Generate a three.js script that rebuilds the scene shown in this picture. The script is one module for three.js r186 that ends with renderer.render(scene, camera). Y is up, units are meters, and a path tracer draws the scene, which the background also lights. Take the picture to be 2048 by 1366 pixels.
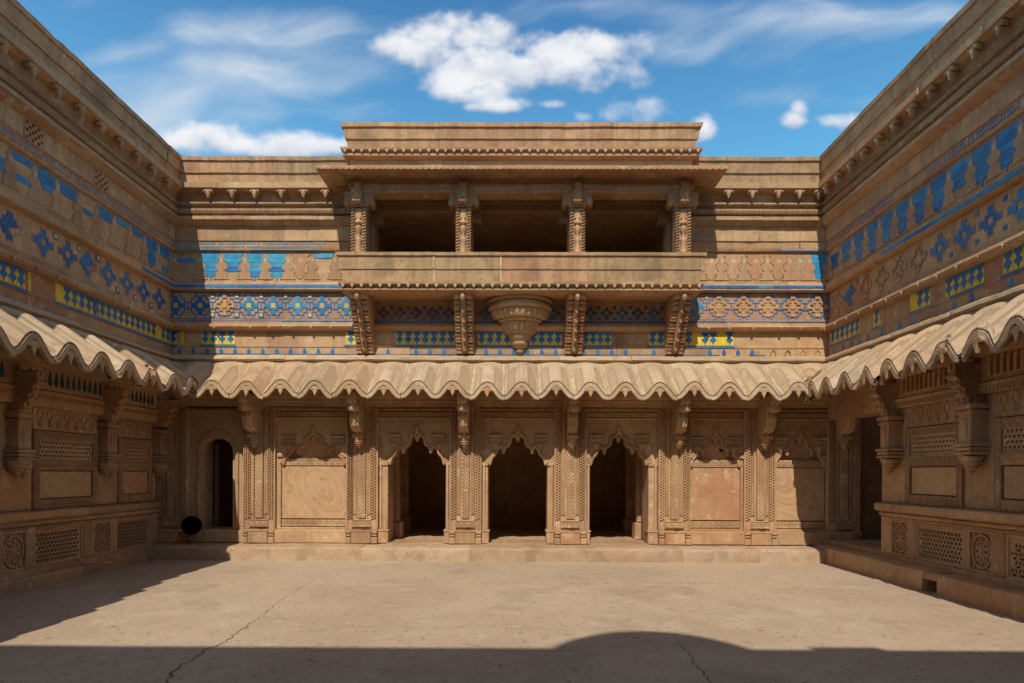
import * as THREE from 'three';
import { mergeGeometries, toCreasedNormals } from 'three/addons/utils/BufferGeometryUtils.js';
import { ImprovedNoise } from 'three/addons/math/ImprovedNoise.js';

// ---------- camera, sky, sun, exposure ----------
const scene = new THREE.Scene();
const EYE = 1.5, F = 1250, CX = 1024, CY = 946;          // lens measured on the 2048 x 1366 photograph
const camera = new THREE.PerspectiveCamera(2 * Math.atan(CY / F) * 180 / Math.PI, 2048 / (2 * CY), 0.05, 400);
camera.setViewOffset(2048, 2 * CY, 0, 0, 2048, 1366);   // rising front: verticals stay vertical
camera.position.set(0, EYE, 0);
camera.rotation.set(0, 0.0064, 0.004, 'YXZ');
camera.updateMatrixWorld(true);
scene.add(camera);
const renderer = new THREE.WebGLRenderer();
renderer.toneMapping = THREE.LinearToneMapping;
renderer.toneMappingExposure = 1.0;
renderer.shadowMap.enabled = true;
const SUN = new THREE.Vector3(-0.135, 1, 0.90).normalize();
const sun = new THREE.DirectionalLight(new THREE.Color().setRGB(1, 0.93, 0.81), 4.35);
sun.position.copy(SUN).multiplyScalar(40); sun.castShadow = true;
sun.shadow.mapSize.set(4096, 4096);
Object.assign(sun.shadow.camera, { left: -14, right: 14, top: 14, bottom: -14, near: 1, far: 80 });
sun.target.position.set(0, 0, -5); sun.position.add(sun.target.position);
scene.add(sun); scene.add(sun.target);
const SKYLIGHT = 1.0;

// ---------- small helpers ----------
const { abs, min, max, sin, cos, floor, sqrt, hypot, exp, PI, atan2, pow } = Math;
const clamp = (x, a = 0, b = 1) => min(b, max(a, x)), lerp = (a, b, t) => a + (b - a) * t;
const ss = (a, b, x) => { const t = clamp((x - a) / (b - a)); return t * t * (3 - 2 * t); };
let seed = 7;
function rnd(a = 1, b) { seed = (seed + 0x6D2B79F5) | 0; let t = Math.imul(seed ^ (seed >>> 15), 1 | seed); t = (t + Math.imul(t ^ (t >>> 7), 61 | t)) ^ t; const r = ((t ^ (t >>> 14)) >>> 0) / 4294967296; return b === undefined ? r * a : a + r * (b - a); }
const pick = (a) => a[floor(rnd(a.length))];
const imp = new ImprovedNoise(), n3 = (x, y, z) => imp.noise(x, y, z);

// periodic value noise for textures
const RT = new Float32Array(65536); for (let i = 0; i < 65536; i++) RT[i] = rnd();
function vn(u, v, f, s) {
  const x = u * f, y = v * f, xi = floor(x), yi = floor(y); let a = x - xi, b = y - yi; a = a * a * (3 - 2 * a); b = b * b * (3 - 2 * b);
  const x0 = ((xi % f) + f) % f, x1 = (x0 + 1) % f, y0 = ((yi % f) + f) % f, y1 = (y0 + 1) % f;
  const h = (p, q) => RT[(p * 131 + q * 7919 + s * 977) & 65535];
  return lerp(lerp(h(x0, y0), h(x1, y0), a), lerp(h(x0, y1), h(x1, y1), a), b);
}
function fb(u, v, f, oct, s, g = 0.5) { let r = 0, a = 1, t = 0; for (let i = 0; i < oct; i++) { r += a * vn(u, v, f, s + i * 17); t += a; a *= g; f *= 2; } return r / t; }
function vn2(u, v, f, g, s) { const x = u * f, y = v * g, xi = floor(x), yi = floor(y); let a = x - xi, b = y - yi; a = a * a * (3 - 2 * a); b = b * b * (3 - 2 * b); const h = (p, q) => RT[(((p % f) + f) % f * 131 + ((q % g) + g) % g * 7919 + s * 977) & 65535]; return lerp(lerp(h(xi, yi), h(xi + 1, yi), a), lerp(h(xi, yi + 1), h(xi + 1, yi + 1), a), b); }
const streaks = (u, v, s) => ss(.56, .78, vn2(u, v, 46, 3, s) * .55 + vn2(u, v, 120, 6, s + 5) * .25 + fb(u, v, 9, 4, s + 9) * .35);   // rain stains running down
const toS = (x) => { x = clamp(x); return 255 * (x <= 0.0031308 ? 12.92 * x : 1.055 * pow(x, 1 / 2.4) - 0.055); };
function colTex(size, fn) {
  const d = new Uint8Array(size * size * 4);
  for (let j = 0; j < size; j++) for (let i = 0; i < size; i++) { const c = fn((i + .5) / size, (j + .5) / size), k = (j * size + i) * 4; d[k] = toS(c[0]); d[k + 1] = toS(c[1]); d[k + 2] = toS(c[2]); d[k + 3] = 255; }
  return fin(new THREE.DataTexture(d, size, size), true);
}
function grayTex(size, fn) {
  const d = new Uint8Array(size * size * 4);
  for (let j = 0; j < size; j++) for (let i = 0; i < size; i++) { const c = clamp(fn((i + .5) / size, (j + .5) / size)) * 255, k = (j * size + i) * 4; d[k] = d[k + 1] = d[k + 2] = c; d[k + 3] = 255; }
  return fin(new THREE.DataTexture(d, size, size), false);
}
function fin(t, srgb) { t.wrapS = t.wrapT = THREE.RepeatWrapping; t.magFilter = THREE.LinearFilter; if (srgb) t.colorSpace = THREE.SRGBColorSpace; t.needsUpdate = true; return t; }

// ---------- sky: blue air, thin cirrus and cumulus, by direction ----------
{
  const W = 4096, H = 2048, D = new Float32Array(W * H * 4);
  const fbm = (x, y, z, o) => { let r = 0, a = .5; for (let i = 0; i < o; i++) { r += a * n3(x, y, z); x *= 2.03; y *= 2.03; z *= 2.03; a *= .5; } return r; };
  // cumulus: tangent-plane place (from the photograph), half sizes
  const px = (x, y, rx, ry, k = 1) => [(x - 1032) / F, (CY - y) / F, rx / F, ry / F, k];
  const cum = [px(800, 98, 82, 40), px(880, 72, 85, 42), px(965, 75, 65, 34), px(860, 108, 100, 26, .8), px(1010, 140, 175, 44, 1), px(920, 168, 90, 36, .9), px(1120, 110, 120, 45), px(1200, 100, 85, 38), px(1150, 150, 110, 34, .8), px(960, 182, 80, 24, .9), px(1000, 208, 58, 17, .9), px(1100, 210, 24, 9, .6), px(1168, 236, 26, 12, .6), px(1400, 266, 26, 28, .7), px(1585, 238, 30, 22, .75), px(1598, 216, 20, 18, .7), px(1672, 242, 40, 16, .55), px(1270, 225, 70, 26, .45),
    px(430, 285, 110, 40, 1), px(560, 295, 150, 32, .95), px(350, 275, 60, 32, .9), px(680, 292, 60, 24, .8)];
  const VEIL = [px(300, 190, 300, 70, .50), px(560, 130, 240, 60, .46), px(620, 40, 330, 36, .34), px(1640, 45, 150, 40, .36), px(1880, 30, 150, 34, .42), px(1400, 100, 200, 46, .26), px(1650, 200, 180, 26, .30), px(1300, 20, 200, 30, .28), px(450, 250, 220, 40, .30), px(385, 66, 40, 22, .25)];
  // the same kind of clouds go on round the sky
  const more = []; for (let i = 0; i < 46; i++) { const az = rnd(0, 2 * PI), el = rnd(.14, .95); if (abs(az) < .95 || abs(az - 2 * PI) < .95) { if (el < .8) continue; } more.push([az, el, rnd(.05, .16), rnd(.02, .05)]); }
  for (let j = 0; j < H; j++) {
    const el = ((j + .5) / H - .5) * PI, y = sin(el), c = cos(el);
    for (let i = 0; i < W; i++) {
      const ph = ((i + .5) / W - .5) * 2 * PI, x = cos(ph) * c, z = sin(ph) * c, k = (j * W + i) * 4; D[k + 3] = 1;
      if (y < -0.02) { D[k] = .13; D[k + 1] = .10; D[k + 2] = .075; continue; }
      if (z > -.55 * c || el > .95) { const j0 = j & ~3, i0 = i & ~3; if (j !== j0 || i !== i0) { const f = (j0 * W + i0) * 4; D[k] = D[f]; D[k + 1] = D[f + 1]; D[k + 2] = D[f + 2]; continue; } }   // coarser where it is only light
      const e = clamp(y);
      // clear air
      const h = min(.46, pow(1 - e, 2));
      let r = max(.026, -.032 + .47 * h), g = max(.11, -.012 + 1.34 * h), b = max(.32, .20 + 1.70 * h);
      const ca = x * SUN.x + y * SUN.y + z * SUN.z, th = Math.acos(clamp(ca, -1, 1)), au = .55 * exp(-th / .22) + .30 * exp(-th / .62); r += au; g += au * .95; b += au * .86;   // hazy air round the sun
      // cirrus on a high sheet, drawn out in long soft streaks
      const q = 1 / (y + .16), X = x * q, Z = z * q, A = X * .9 + Z * .42, B = Z * .9 - X * .42;
      const inv = z < -.2, uu = inv ? x / -z : X, vv = inv ? y / -z : Z, w2 = fbm(uu * 3, vv * 5, 6.4, 3);
      const s1 = fbm(uu * 2.0 + vv * .9, vv * 4.6 - uu * .9 + w2 * .5, 7.7, 4) + .5, s2 = fbm(uu * 4.5 + w2 * .6, vv * 15 - uu * 2.6 + w2 * 1.2, 2.2, 5) + .5;
      let left = z > 0 || y > .72 ? .34 : .03;  // cirrus thickened out of view, added as fill light for the shaded floor
      if (z < -.2 && y > .1) { const u = x / -z, v = y / -z; for (const [cx, cy, rx, ry, kk] of VEIL) { const dx = (u - cx) / rx, dy = (v - cy + dx * .25 * ry) / ry; left += 1.05 * kk * exp(-(dx * dx + dy * dy)); } }
      const ci = clamp(ss(.60 - left, 1.12 - left * .4, s1 * .62 + s2 * .38) * (.62 + .8 * (s2 - .25)));
      r = lerp(r, .68, ci); g = lerp(g, .75, ci); b = lerp(b, .83, ci);
      // cumulus
      let den = -1, sh = 0;
      if (z < -.2 && y > .05) {
        const u = x / -z, v = y / -z;
        if (abs(u) < 1.1 && v < .85) {
          const wx = fbm(u * 11, v * 11, 1.3, 5) * .075, wy = fbm(u * 11 + 9, v * 11, 4.3, 5) * .05;
          for (const [cx, cy, rx, ry, kk] of cum) {
            const dx = (u + wx * min(1, rx * 14) - cx) / rx, dy0 = (v + wy * min(1, ry * 22) - cy) / ry, dy = dy0 < 0 ? dy0 * 1.35 : dy0;
            const f = (1 - (dx * dx + dy * dy) * .72) * kk; if (f > -.4) { const w = exp(f * 3); den = den <= -.5 ? f : max(den, f) + .14 * max(0, min(den, f)); sh = max(sh, clamp(f + .3) * (.5 + .5 * dy0)); }
          }
          if (den > -.6) den += fbm(u * 22, v * 26, 8.8, 4) * .95 + .0 + fbm(u * 80, v * 90, 3.3, 3) * .20;
        }
      }
      if (y > .08) for (const [a, l, rx, ry] of more) {
        let da = ((atan2(x, -z) - a) % (2 * PI) + 3 * PI) % (2 * PI) - PI; if (abs(da) > rx * 2.4 || abs(el - l) > ry * 3) continue;
        const f = 1 - (da * da / (rx * rx) + (el - l) ** 2 / (ry * ry)) * .7 + fbm(x * 12, el * 14, z * 12, 5) * 1.2; if (f > den) { den = f; sh = clamp(.5 + (el - l) / ry * .5); }
      }
      const al = ss(-.12, 1.08, den);
      if (al > 0) {
        const li = clamp(.22 + sh * 1.1 + fbm(x * 30, y * 34, 7.1, 3) * .35), wr = lerp(.42, .90, li), wg = lerp(.50, .91, li), wb = lerp(.62, .94, li);
        r = lerp(r, wr, al); g = lerp(g, wg, al); b = lerp(b, wb, al);
      }
      D[k] = r; D[k + 1] = g; D[k + 2] = b;
    }
  }
  const t = new THREE.DataTexture(D, W, H, THREE.RGBAFormat, THREE.FloatType);
  t.mapping = THREE.EquirectangularReflectionMapping; t.magFilter = THREE.LinearFilter; t.needsUpdate = true;
  scene.background = t; scene.environment = t; scene.backgroundIntensity = SKYLIGHT; scene.environmentIntensity = SKYLIGHT;
}

// ---------- materials ----------
const mix3 = (a, b, t) => [lerp(a[0], b[0], t), lerp(a[1], b[1], t), lerp(a[2], b[2], t)];
const mul3 = (a, k) => [a[0] * k, a[1] * k, a[2] * k];
// sandstone: grain, bedding, ochre and pink patches, lichen specks, salt
const T_tan = colTex(1024, (u, v) => {
  const w = fb(u, v, 4, 4, 1), bed = vn(u, v + w * .12, 24, 3) * .5 + vn(u * 1, v + w * .1, 64, 4) * .5;
  let c = mix3([.545, .375, .215], [.45, .265, .16], ss(.35, .68, fb(u, v, 3, 5, 9)));
  c = mix3(c, [.60, .44, .26], ss(.5, .8, fb(u, v, 5, 5, 21)) * .7);
  const gr = fb(u, v, 128, 3, 33, .8);
  c = mul3(c, .80 + .22 * fb(u, v, 12, 5, 41) + .10 * (bed - .5) + .26 * (gr - .5));
  const st = ss(.62, .78, fb(u, v, 7, 6, 55, .62)); c = mix3(c, [.20, .135, .085], st * .5); c = mix3(c, [.24, .165, .11], streaks(u, v, 61) * .26);
  const sp = ss(.72, .80, fb(u, v, 90, 2, 71)); c = mix3(c, [.2, .14, .09], sp * .35);
  const sa = ss(.66, .8, fb(u, v, 16, 5, 88, .6)); return mix3(c, [.64, .54, .42], sa * .5);
});
const T_pink = colTex(1024, (u, v) => {                              // rose sandstone with liesegang swirls
  const w = fb(u, v, 2, 3, 5) * 2.0 + fb(u, v, 8, 3, 6) * .10, band = pow(.5 + .5 * sin(w * 38), 1.6), band2 = .5 + .5 * sin(w * 130 + 1);
  let c = mix3([.53, .34, .19], [.38, .195, .105], band * .34 + band2 * .10);
  c = mix3(c, [.55, .38, .22], ss(.45, .75, fb(u, v, 3, 4, 11)) * .65);
  c = mul3(c, .84 + .26 * (fb(u, v, 100, 3, 14, .8) - .5) + .16 * fb(u, v, 16, 4, 15));
  const st = ss(.64, .8, fb(u, v, 9, 5, 18, .6)); c = mix3(c, [.2, .125, .08], st * .45); c = mix3(c, [.24, .15, .10], streaks(u, v, 62) * .12);
  return c;
});
const T_par = colTex(1024, (u, v) => {                               // weathered yellow parapet stone with dark and lichen streaks
  const d = u * 2 + v * 3, w = fb(u, v, 4, 4, 2), bed = fb(u, v + w * .1, 20, 4, 3);
  let c = mix3([.57, .385, .215], [.48, .305, .17], ss(.3, .7, fb(u, v, 3, 5, 23)));
  c = mix3(c, [.41, .27, .15], ss(.55, .72, vn(u, v + fb(u, v, 6, 4, 7) * .18, 18, 8)) * .55);
  c = mul3(c, .80 + .24 * (fb(u, v, 110, 3, 34, .8) - .5) + .24 * bed);
  const st = ss(.58, .75, fb(u, v, 6, 6, 57, .65)); c = mix3(c, [.21, .14, .09], st * .5); c = mix3(c, [.20, .15, .09], streaks(u, v, 63) * .34);
  const sp = ss(.7, .8, fb(u, v, 70, 2, 72)); return mix3(c, [.18, .13, .08], sp * .4);
});
const T_pale = colTex(1024, (u, v) => {                              // lime-washed eave stone
  let c = mix3([.56, .425, .295], [.50, .355, .235], ss(.35, .7, fb(u, v, 4, 5, 25)));
  c = mix3(c, [.40, .27, .15], ss(.55, .8, fb(u, v, 8, 5, 29, .6)) * .7);
  c = mul3(c, .84 + .22 * (fb(u, v, 120, 3, 36, .8) - .5) + .2 * fb(u, v, 20, 4, 37));
  const st = ss(.6, .78, fb(u, v, 10, 5, 58, .6)); c = mix3(c, [.30, .225, .155], st * .45); c = mix3(c, [.28, .21, .145], streaks(u, v, 64) * .03);
  const sp = ss(.72, .8, fb(u, v, 80, 2, 73)); return mix3(c, [.2, .15, .1], sp * .35);
});
const T_floor = colTex(2048, (u, v) => {
  let c = mix3([.455, .342, .25], [.405, .297, .215], ss(.35, .68, fb(u, v, 4, 5, 26)));
  c = mix3(c, [.49, .385, .29], ss(.55, .75, fb(u, v, 9, 6, 31, .62)) * .6);
  c = mix3(c, [.28, .20, .14], ss(.58, .74, fb(u, v, 7, 6, 32, .62)) * .34);
  c = mul3(c, .86 + .26 * (fb(u, v, 256, 3, 39, .85) - .5) * .7 + .14 * fb(u, v, 40, 4, 38));
  const sp = ss(.76, .82, fb(u, v, 150, 2, 74)); c = mix3(c, [.13, .095, .07], sp * .5);
  const sa = ss(.70, .8, fb(u, v, 60, 4, 75, .6)); return mix3(c, [.5, .43, .35], sa * .4);
});
const T_rings = colTex(512, (u, v) => {                              // cut sandstone with closed rings of iron staining
  const x = (u - .60) * 1.25 + .16 * (fb(u, v, 3, 3, 4) - .5), y = (v - .66) + .14 * (fb(u, v, 4, 3, 12) - .5), r = hypot(x + y * .35, y * (y < 0 ? .62 : 1.1)) + .02 * fb(u, v, 16, 3, 13);
  const b = .5 + .5 * sin(r * 105), b2 = .5 + .5 * sin(r * 41 + 1);
  let c = mix3([.54, .345, .20], [.40, .205, .115], b * .45 + b2 * .3); c = mix3(c, [.56, .40, .24], ss(.45, .75, fb(u, v, 3, 4, 19)) * .45);
  c = mul3(c, .86 + .24 * (fb(u, v, 90, 3, 44, .8) - .5) + .14 * fb(u, v, 14, 4, 45)); return mix3(c, [.2, .125, .08], ss(.62, .8, fb(u, v, 8, 5, 48, .6)) * .4);
});
const B_grain = grayTex(1024, (u, v) => { const p = ss(.62, .74, fb(u, v, 60, 3, 4)); return .55 + .35 * (fb(u, v, 24, 6, 3, .62) - .5) - .35 * p * fb(u, v, 20, 2, 9) + .25 * (fb(u, v, 220, 2, 8) - .5); });
// carved ornament as relief: lozenge diaper, running scroll frieze, herringbone, reeding
const tri = (x) => abs(x - floor(x) - .5) * 2;
const B_lozenge = grayTex(512, (u, v) => { const a = tri(u * 2 + v * 2), b = tri(u * 2 - v * 2), l = max(ss(.78, .95, a), ss(.78, .95, b)), fl = ss(.62, .3, hypot(tri(u * 2 + .5) * 1.0, tri(v * 2 + .5))) , f2 = ss(.5, .25, hypot(tri(u * 2), tri(v * 2))); return clamp(.15 + .75 * max(l, max(fl, f2) * .9) + .15 * (fb(u, v, 60, 3, 2) - .5)); });
const B_scroll = grayTex(512, (u, v) => { const x = u * 4, y = (v * 4) % 1, w = .5 + .27 * sin(x * 2 * PI), l = ss(.17, .08, abs(y - w)), w2 = .5 - .27 * sin(x * 2 * PI), l2 = ss(.12, .05, abs(y - w2)), d = ss(.3, .2, hypot(tri(x) * .5 * 1.0, y - .5)), e = max(ss(.07, .03, y), ss(.93, .97, y)); return clamp(.1 + .85 * max(l, l2, d, e) + .15 * (fb(u, v, 60, 3, 2) - .5)); });
const B_herring = grayTex(256, (u, v) => { const z = tri(u), s = tri(v * 8 + z * 1.2); return .2 + .7 * ss(.35, .6, s); });
const B_reed = grayTex(256, (u, v) => { const s = tri(u * 8); return .1 + .85 * sqrt(clamp(1 - (s * 1.02) ** 2)) * (.8 + .4 * (fb(u, v, 16, 3, 3) - .5)); });
const B_key = grayTex(512, (u, v) => { const x = (u * 6) % 1, y = (v * 6) % 1, r = max(abs(x - .5), abs(y - .5)), l = max(ss(.06, .02, abs(r - .42)), ss(.05, .02, abs(x - y)), ss(.05, .02, abs(x + y - 1)), ss(.16, .10, hypot(x - .5, y - .5))); return clamp(.15 + .75 * l + .15 * (fb(u, v, 60, 3, 2) - .5)); });
const T_glaze = colTex(512, (u, v) => { const n = fb(u, v, 6, 5, 3), k = .50 + .72 * n + .16 * (fb(u, v, 64, 3, 7) - .5), w = ss(.74, .86, fb(u, v, 22, 5, 9, .65)); return mix3([k, k, k], [.95, .9, .85], w * .4); });

const WARM = [1.01, .995, .915], TGZ = {};
function mat(map, tint, o = {}) { const m = new THREE.MeshStandardMaterial({ map, roughness: .92, ...o }); m.color.setRGB(tint[0] * (map === TGZ.t ? 1 : WARM[0]), tint[1] * (map === TGZ.t ? 1 : WARM[1]), tint[2] * (map === TGZ.t ? 1 : WARM[2])); return m; }
const rep = (t, x, y = x) => { const c = t.clone(); c.repeat.set(x, y); c.needsUpdate = true; return c; };
const tints = (map, list, o) => list.map((t) => mat(map, t, o));
const gb = { bumpMap: rep(B_grain, .6), bumpScale: .010 };
const S05 = (t) => rep(t, .42);
const M = {
  tan: tints(S05(T_tan), [[1, 1, 1], [.84, .80, .77], [1.08, 1.05, 1.02], [.98, .86, .80], [.92, .93, .93]], gb),
  pink: tints(S05(T_pink), [[1, 1, 1], [1.06, .98, .95], [.88, .88, .88], [1.02, 1.06, 1.04]], gb),
  par: tints(S05(T_par), [[1, 1, 1], [1.08, 1.0, .96], [.86, .86, .86], [1.02, .90, .92]], gb),
  pale: tints(S05(T_pale), [[.90, .89, .88], [.82, .80, .78], [.95, .94, .93], [.90, .82, .76]], gb), worn: tints(S05(T_pale), [[.80, .76, .76], [.76, .71, .69], [.84, .80, .78]], gb),
  floor: mat(rep(T_floor, .16), [1, 1, 1], { bumpMap: rep(B_grain, .35), bumpScale: .008, roughness: .95 }),
  room: mat(S05(T_tan), [1, .96, .92], gb),
  rings: mat(T_rings, [1, 1, 1], { bumpMap: rep(B_grain, 1), bumpScale: .006 }),
  lozenge: mat(S05(T_tan), [1.02, 1, .96], { bumpMap: rep(B_lozenge, 7.5), bumpScale: .016 }),
  scroll: mat(S05(T_tan), [.98, .95, .9], { bumpMap: rep(B_scroll, 2.1), bumpScale: .018 }),
  key: mat(S05(T_tan), [.9, .84, .78], { bumpMap: rep(B_key, 2.0), bumpScale: .018 }),
  lattice: mat(S05(T_tan), [.9, .84, .78], { bumpMap: rep(B_lozenge, 5), bumpScale: .02 }),
  herring: mat(S05(T_tan), [.95, .86, .76], { bumpMap: rep(B_herring, 16, 5), bumpScale: .008 }),
  reed: tints(S05(T_tan), [[1, .97, .92], [.95, .92, .88]], { bumpMap: rep(B_reed, 5.4, .1), bumpScale: .022 }),
  mortar: mat(S05(T_pale), [1.15, 1.1, 1.05], gb),
  dirt: mat(S05(T_tan), [.42, .38, .36]),
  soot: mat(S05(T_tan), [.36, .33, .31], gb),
  black: new THREE.MeshPhysicalMaterial({ color: new THREE.Color().setRGB(.001, .001, .001), roughness: 1, specularIntensity: 0 }),
  steel: new THREE.MeshStandardMaterial({ color: new THREE.Color().setRGB(.55, .5, .36), roughness: .6 }),
  wire: new THREE.MeshStandardMaterial({ color: new THREE.Color().setRGB(.5, .52, .55), roughness: .6 }),
};
const gl = { roughness: .42, bumpMap: rep(B_grain, 1), bumpScale: .003 };
const TG = TGZ.t = rep(T_glaze, 2.3);
M.blue = tints(TG, [[.028, .265, .52], [.02, .20, .46], [.038, .31, .51], [.026, .22, .40], [.016, .16, .43]], gl);
M.deep = tints(TG, [[.014, .135, .39], [.02, .17, .42], [.015, .135, .33]], gl);
M.cyan = tints(TG, [[.045, .34, .54], [.03, .28, .50], [.04, .31, .44]], gl);
M.yellow = tints(TG, [[.82, .56, .035], [.75, .52, .06], [.86, .60, .05]], gl);
M.gold = tints(TG, [[.62, .38, .08], [.66, .50, .08]], gl);
M.green = tints(TG, [[.05, .22, .12], [.08, .26, .15]], gl);
M.petrol = tints(TG, [[.015, .085, .10], [.02, .11, .12], [.012, .07, .085]], gl);
M.line = tints(TG, [[.03, .16, .42], [.035, .2, .45]], gl);

// ---------- naming ----------
const used = {};
const numbered = (n) => { used[n] = (used[n] ?? -1) + 1; return used[n] ? n + '_' + String(used[n]).padStart(3, '0') : n; };
function thing(name, label, category, pos = [0, 0, 0], turn = 0, group) {
  const o = new THREE.Group(); o.name = numbered(name); o.position.set(...pos); o.rotation.y = turn;
  o.userData = { label, category }; if (group) o.userData.group = group; scene.add(o); return o;
}
function part(name, geo, m, parent, o = {}) {
  const x = new THREE.Mesh(geo, m); x.name = numbered(name); x.castShadow = x.receiveShadow = true;
  if (o.at) x.position.set(...o.at); if (o.label) x.userData.label = o.label; if (o.stuff) x.userData.kind = 'stuff'; if (o.structure) x.userData.kind = 'structure';
  parent.add(x); return x;
}

// ---------- geometry ----------
function bare(g) { let r = g.index ? g.toNonIndexed() : g; for (const k of Object.keys(r.attributes)) if (k !== 'position') r.deleteAttribute(k); return r; }
function boxUV(g, ox, oy, turn) {
  const p = g.attributes.position, n = g.attributes.normal, uv = new Float32Array(p.count * 2);
  for (let i = 0; i < p.count; i++) {
    const ax = abs(n.getX(i)), ay = abs(n.getY(i)), az = abs(n.getZ(i)), x = p.getX(i), y = p.getY(i), z = p.getZ(i);
    let u, v; if (az >= ax && az >= ay) { u = x; v = y; } else if (ax >= ay) { u = z; v = y; } else { u = x; v = z; }
    uv[2 * i] = (turn ? v : u) + ox; uv[2 * i + 1] = (turn ? -u : v) + oy;
  }
  g.setAttribute('uv', new THREE.BufferAttribute(uv, 2)); return g;
}
// merge, crease, texture in metres; keep = no random shift of the texture
function make(geos, { crease = .6, keep = false, turn = false } = {}) {
  const l = (Array.isArray(geos) ? geos : [geos]).map(bare); let g = l.length > 1 ? mergeGeometries(l) : l[0];
  g = toCreasedNormals(g, crease); return boxUV(g, keep ? 0 : rnd(20), keep ? 0 : rnd(20), turn);
}
function fromTris(a) { const g = new THREE.BufferGeometry(); g.setAttribute('position', new THREE.BufferAttribute(new Float32Array(a), 3)); return g; }
// a slab whose front (z1) edges are chamfered by b
function slab(x0, x1, y0, y1, z0, z1, b = .006) {
  const A = [[x0, y0, z0], [x1, y0, z0], [x1, y1, z0], [x0, y1, z0]], B = A.map((p) => [p[0], p[1], z1 - b]), C = [[x0 + b, y0 + b, z1], [x1 - b, y0 + b, z1], [x1 - b, y1 - b, z1], [x0 + b, y1 - b, z1]], t = [];
  const q = (a, b, c, d) => t.push(...a, ...b, ...c, ...a, ...c, ...d);
  for (let i = 0; i < 4; i++) { const j = (i + 1) % 4; q(A[i], A[j], B[j], B[i]); q(B[i], B[j], C[j], C[i]); }
  q(C[0], C[1], C[2], C[3]); q(A[0], A[3], A[2], A[1]); return fromTris(t);
}
const box = (x0, x1, y0, y1, z0, z1) => { const g = new THREE.BoxGeometry(x1 - x0, y1 - y0, z1 - z0); g.translate((x0 + x1) / 2, (y0 + y1) / 2, (z0 + z1) / 2); return g; };
function shp(pts, holes = []) { const s = new THREE.Shape(pts.map((p) => new THREE.Vector2(p[0], p[1]))); for (const h of holes) s.holes.push(new THREE.Path(h.map((p) => new THREE.Vector2(p[0], p[1])))); return s; }
function ext(pts, z0, z1, { holes = [], b = 0 } = {}) {
  const g = new THREE.ExtrudeGeometry(shp(pts, holes), { depth: z1 - z0 - b, bevelEnabled: b > 0, bevelSize: b, bevelThickness: b, bevelOffset: -b, bevelSegments: 1, curveSegments: 6 }); g.translate(0, 0, z0); return g;
}
// side profile (o,Y) extruded along x
function side(prof, x0, x1, b = 0) { const g = ext(prof, x0, x1, { b }); const m = new THREE.Matrix4().set(0, 0, 1, 0, 0, 1, 0, 0, 1, 0, 0, 0, 0, 0, 0, 1); g.applyMatrix4(m); const p = bare(g).attributes.position; const a = p.array; for (let i = 0; i < a.length; i += 9) for (let k = 0; k < 3; k++) { const t = a[i + 3 + k]; a[i + 3 + k] = a[i + 6 + k]; a[i + 6 + k] = t; } return fromTris(a); }
function lathe(prof, n = 24, flute = 0, nf = 24, a0 = 0, a1 = 2 * PI) {
  const t = []; const P = (r, y, i) => { const a = lerp(a0, a1, i / n), f = 1 + flute * abs(sin(a * nf / 2)); return [r * f * sin(a), y, r * f * cos(a)]; };
  for (let k = 0; k + 1 < prof.length; k++) for (let i = 0; i < n; i++) { const a = P(...prof[k], i), b = P(...prof[k], i + 1), c = P(...prof[k + 1], i + 1), d = P(...prof[k + 1], i); t.push(...a, ...b, ...c, ...a, ...c, ...d); }
  return fromTris(t);
}
const moved = (g, x, y, z) => { const r = g.clone(); r.translate(x, y, z); return r; };
function tube(pts, r, n = 5) { const c = new THREE.CatmullRomCurve3(pts.map((p) => new THREE.Vector3(...p))); return new THREE.TubeGeometry(c, max(6, pts.length * 4), r, n); }
// run a profile [(o,Y)...] along x with worn, slightly uneven faces; c0/c1 = inner corners to mitre at
function sweep(prof, t0, t1, { c0, c1, amp = .005, step = .11, joint = .008, dens = .12 } = {}) {
  const pr = []; for (let i = 0; i < prof.length; i++) { pr.push(prof[i]); if (i + 1 < prof.length) { const a = prof[i], b = prof[i + 1], n = floor(hypot(a[0] - b[0], a[1] - b[1]) / dens); for (let k = 1; k <= n; k++) pr.push([lerp(a[0], b[0], k / (n + 1)), lerp(a[1], b[1], k / (n + 1))]); } }
  const ts = [[t0, joint], [t0 + .012, 0]], n = max(2, floor((t1 - t0) / step)); for (let i = 1; i < n; i++) ts.push([lerp(t0, t1, i / n), 0]); ts.push([t1 - .012, 0], [t1, joint]);
  const s = rnd(50), V = ts.map(([t, j]) => pr.map(([o, y]) => {
    let a = amp * (n3(t * 1.7, y * 1.7, s) + .7 * n3(t * 7, y * 7, s + 3)), b = amp * .8 * (n3(t * 1.3, y * 2, s + 9) + .8 * n3(t * 9, y * 3, s + 5));
    const ch = n3(t * 5.3, y * 4, s + 20); if (ch > .42) a -= (ch - .42) * amp * 6;
    let x = t; const oo = o - j + a; if (c0 !== undefined) x = max(x, c0 + o); if (c1 !== undefined) x = min(x, c1 - o); return [x, y + b, oo];
  }));
  const t = []; for (let i = 0; i + 1 < V.length; i++) for (let k = 0; k + 1 < pr.length; k++) { const a = V[i][k], b = V[i + 1][k], c = V[i + 1][k + 1], d = V[i][k + 1]; t.push(...a, ...b, ...c, ...a, ...c, ...d); }
  return fromTris(t);
}
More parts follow.
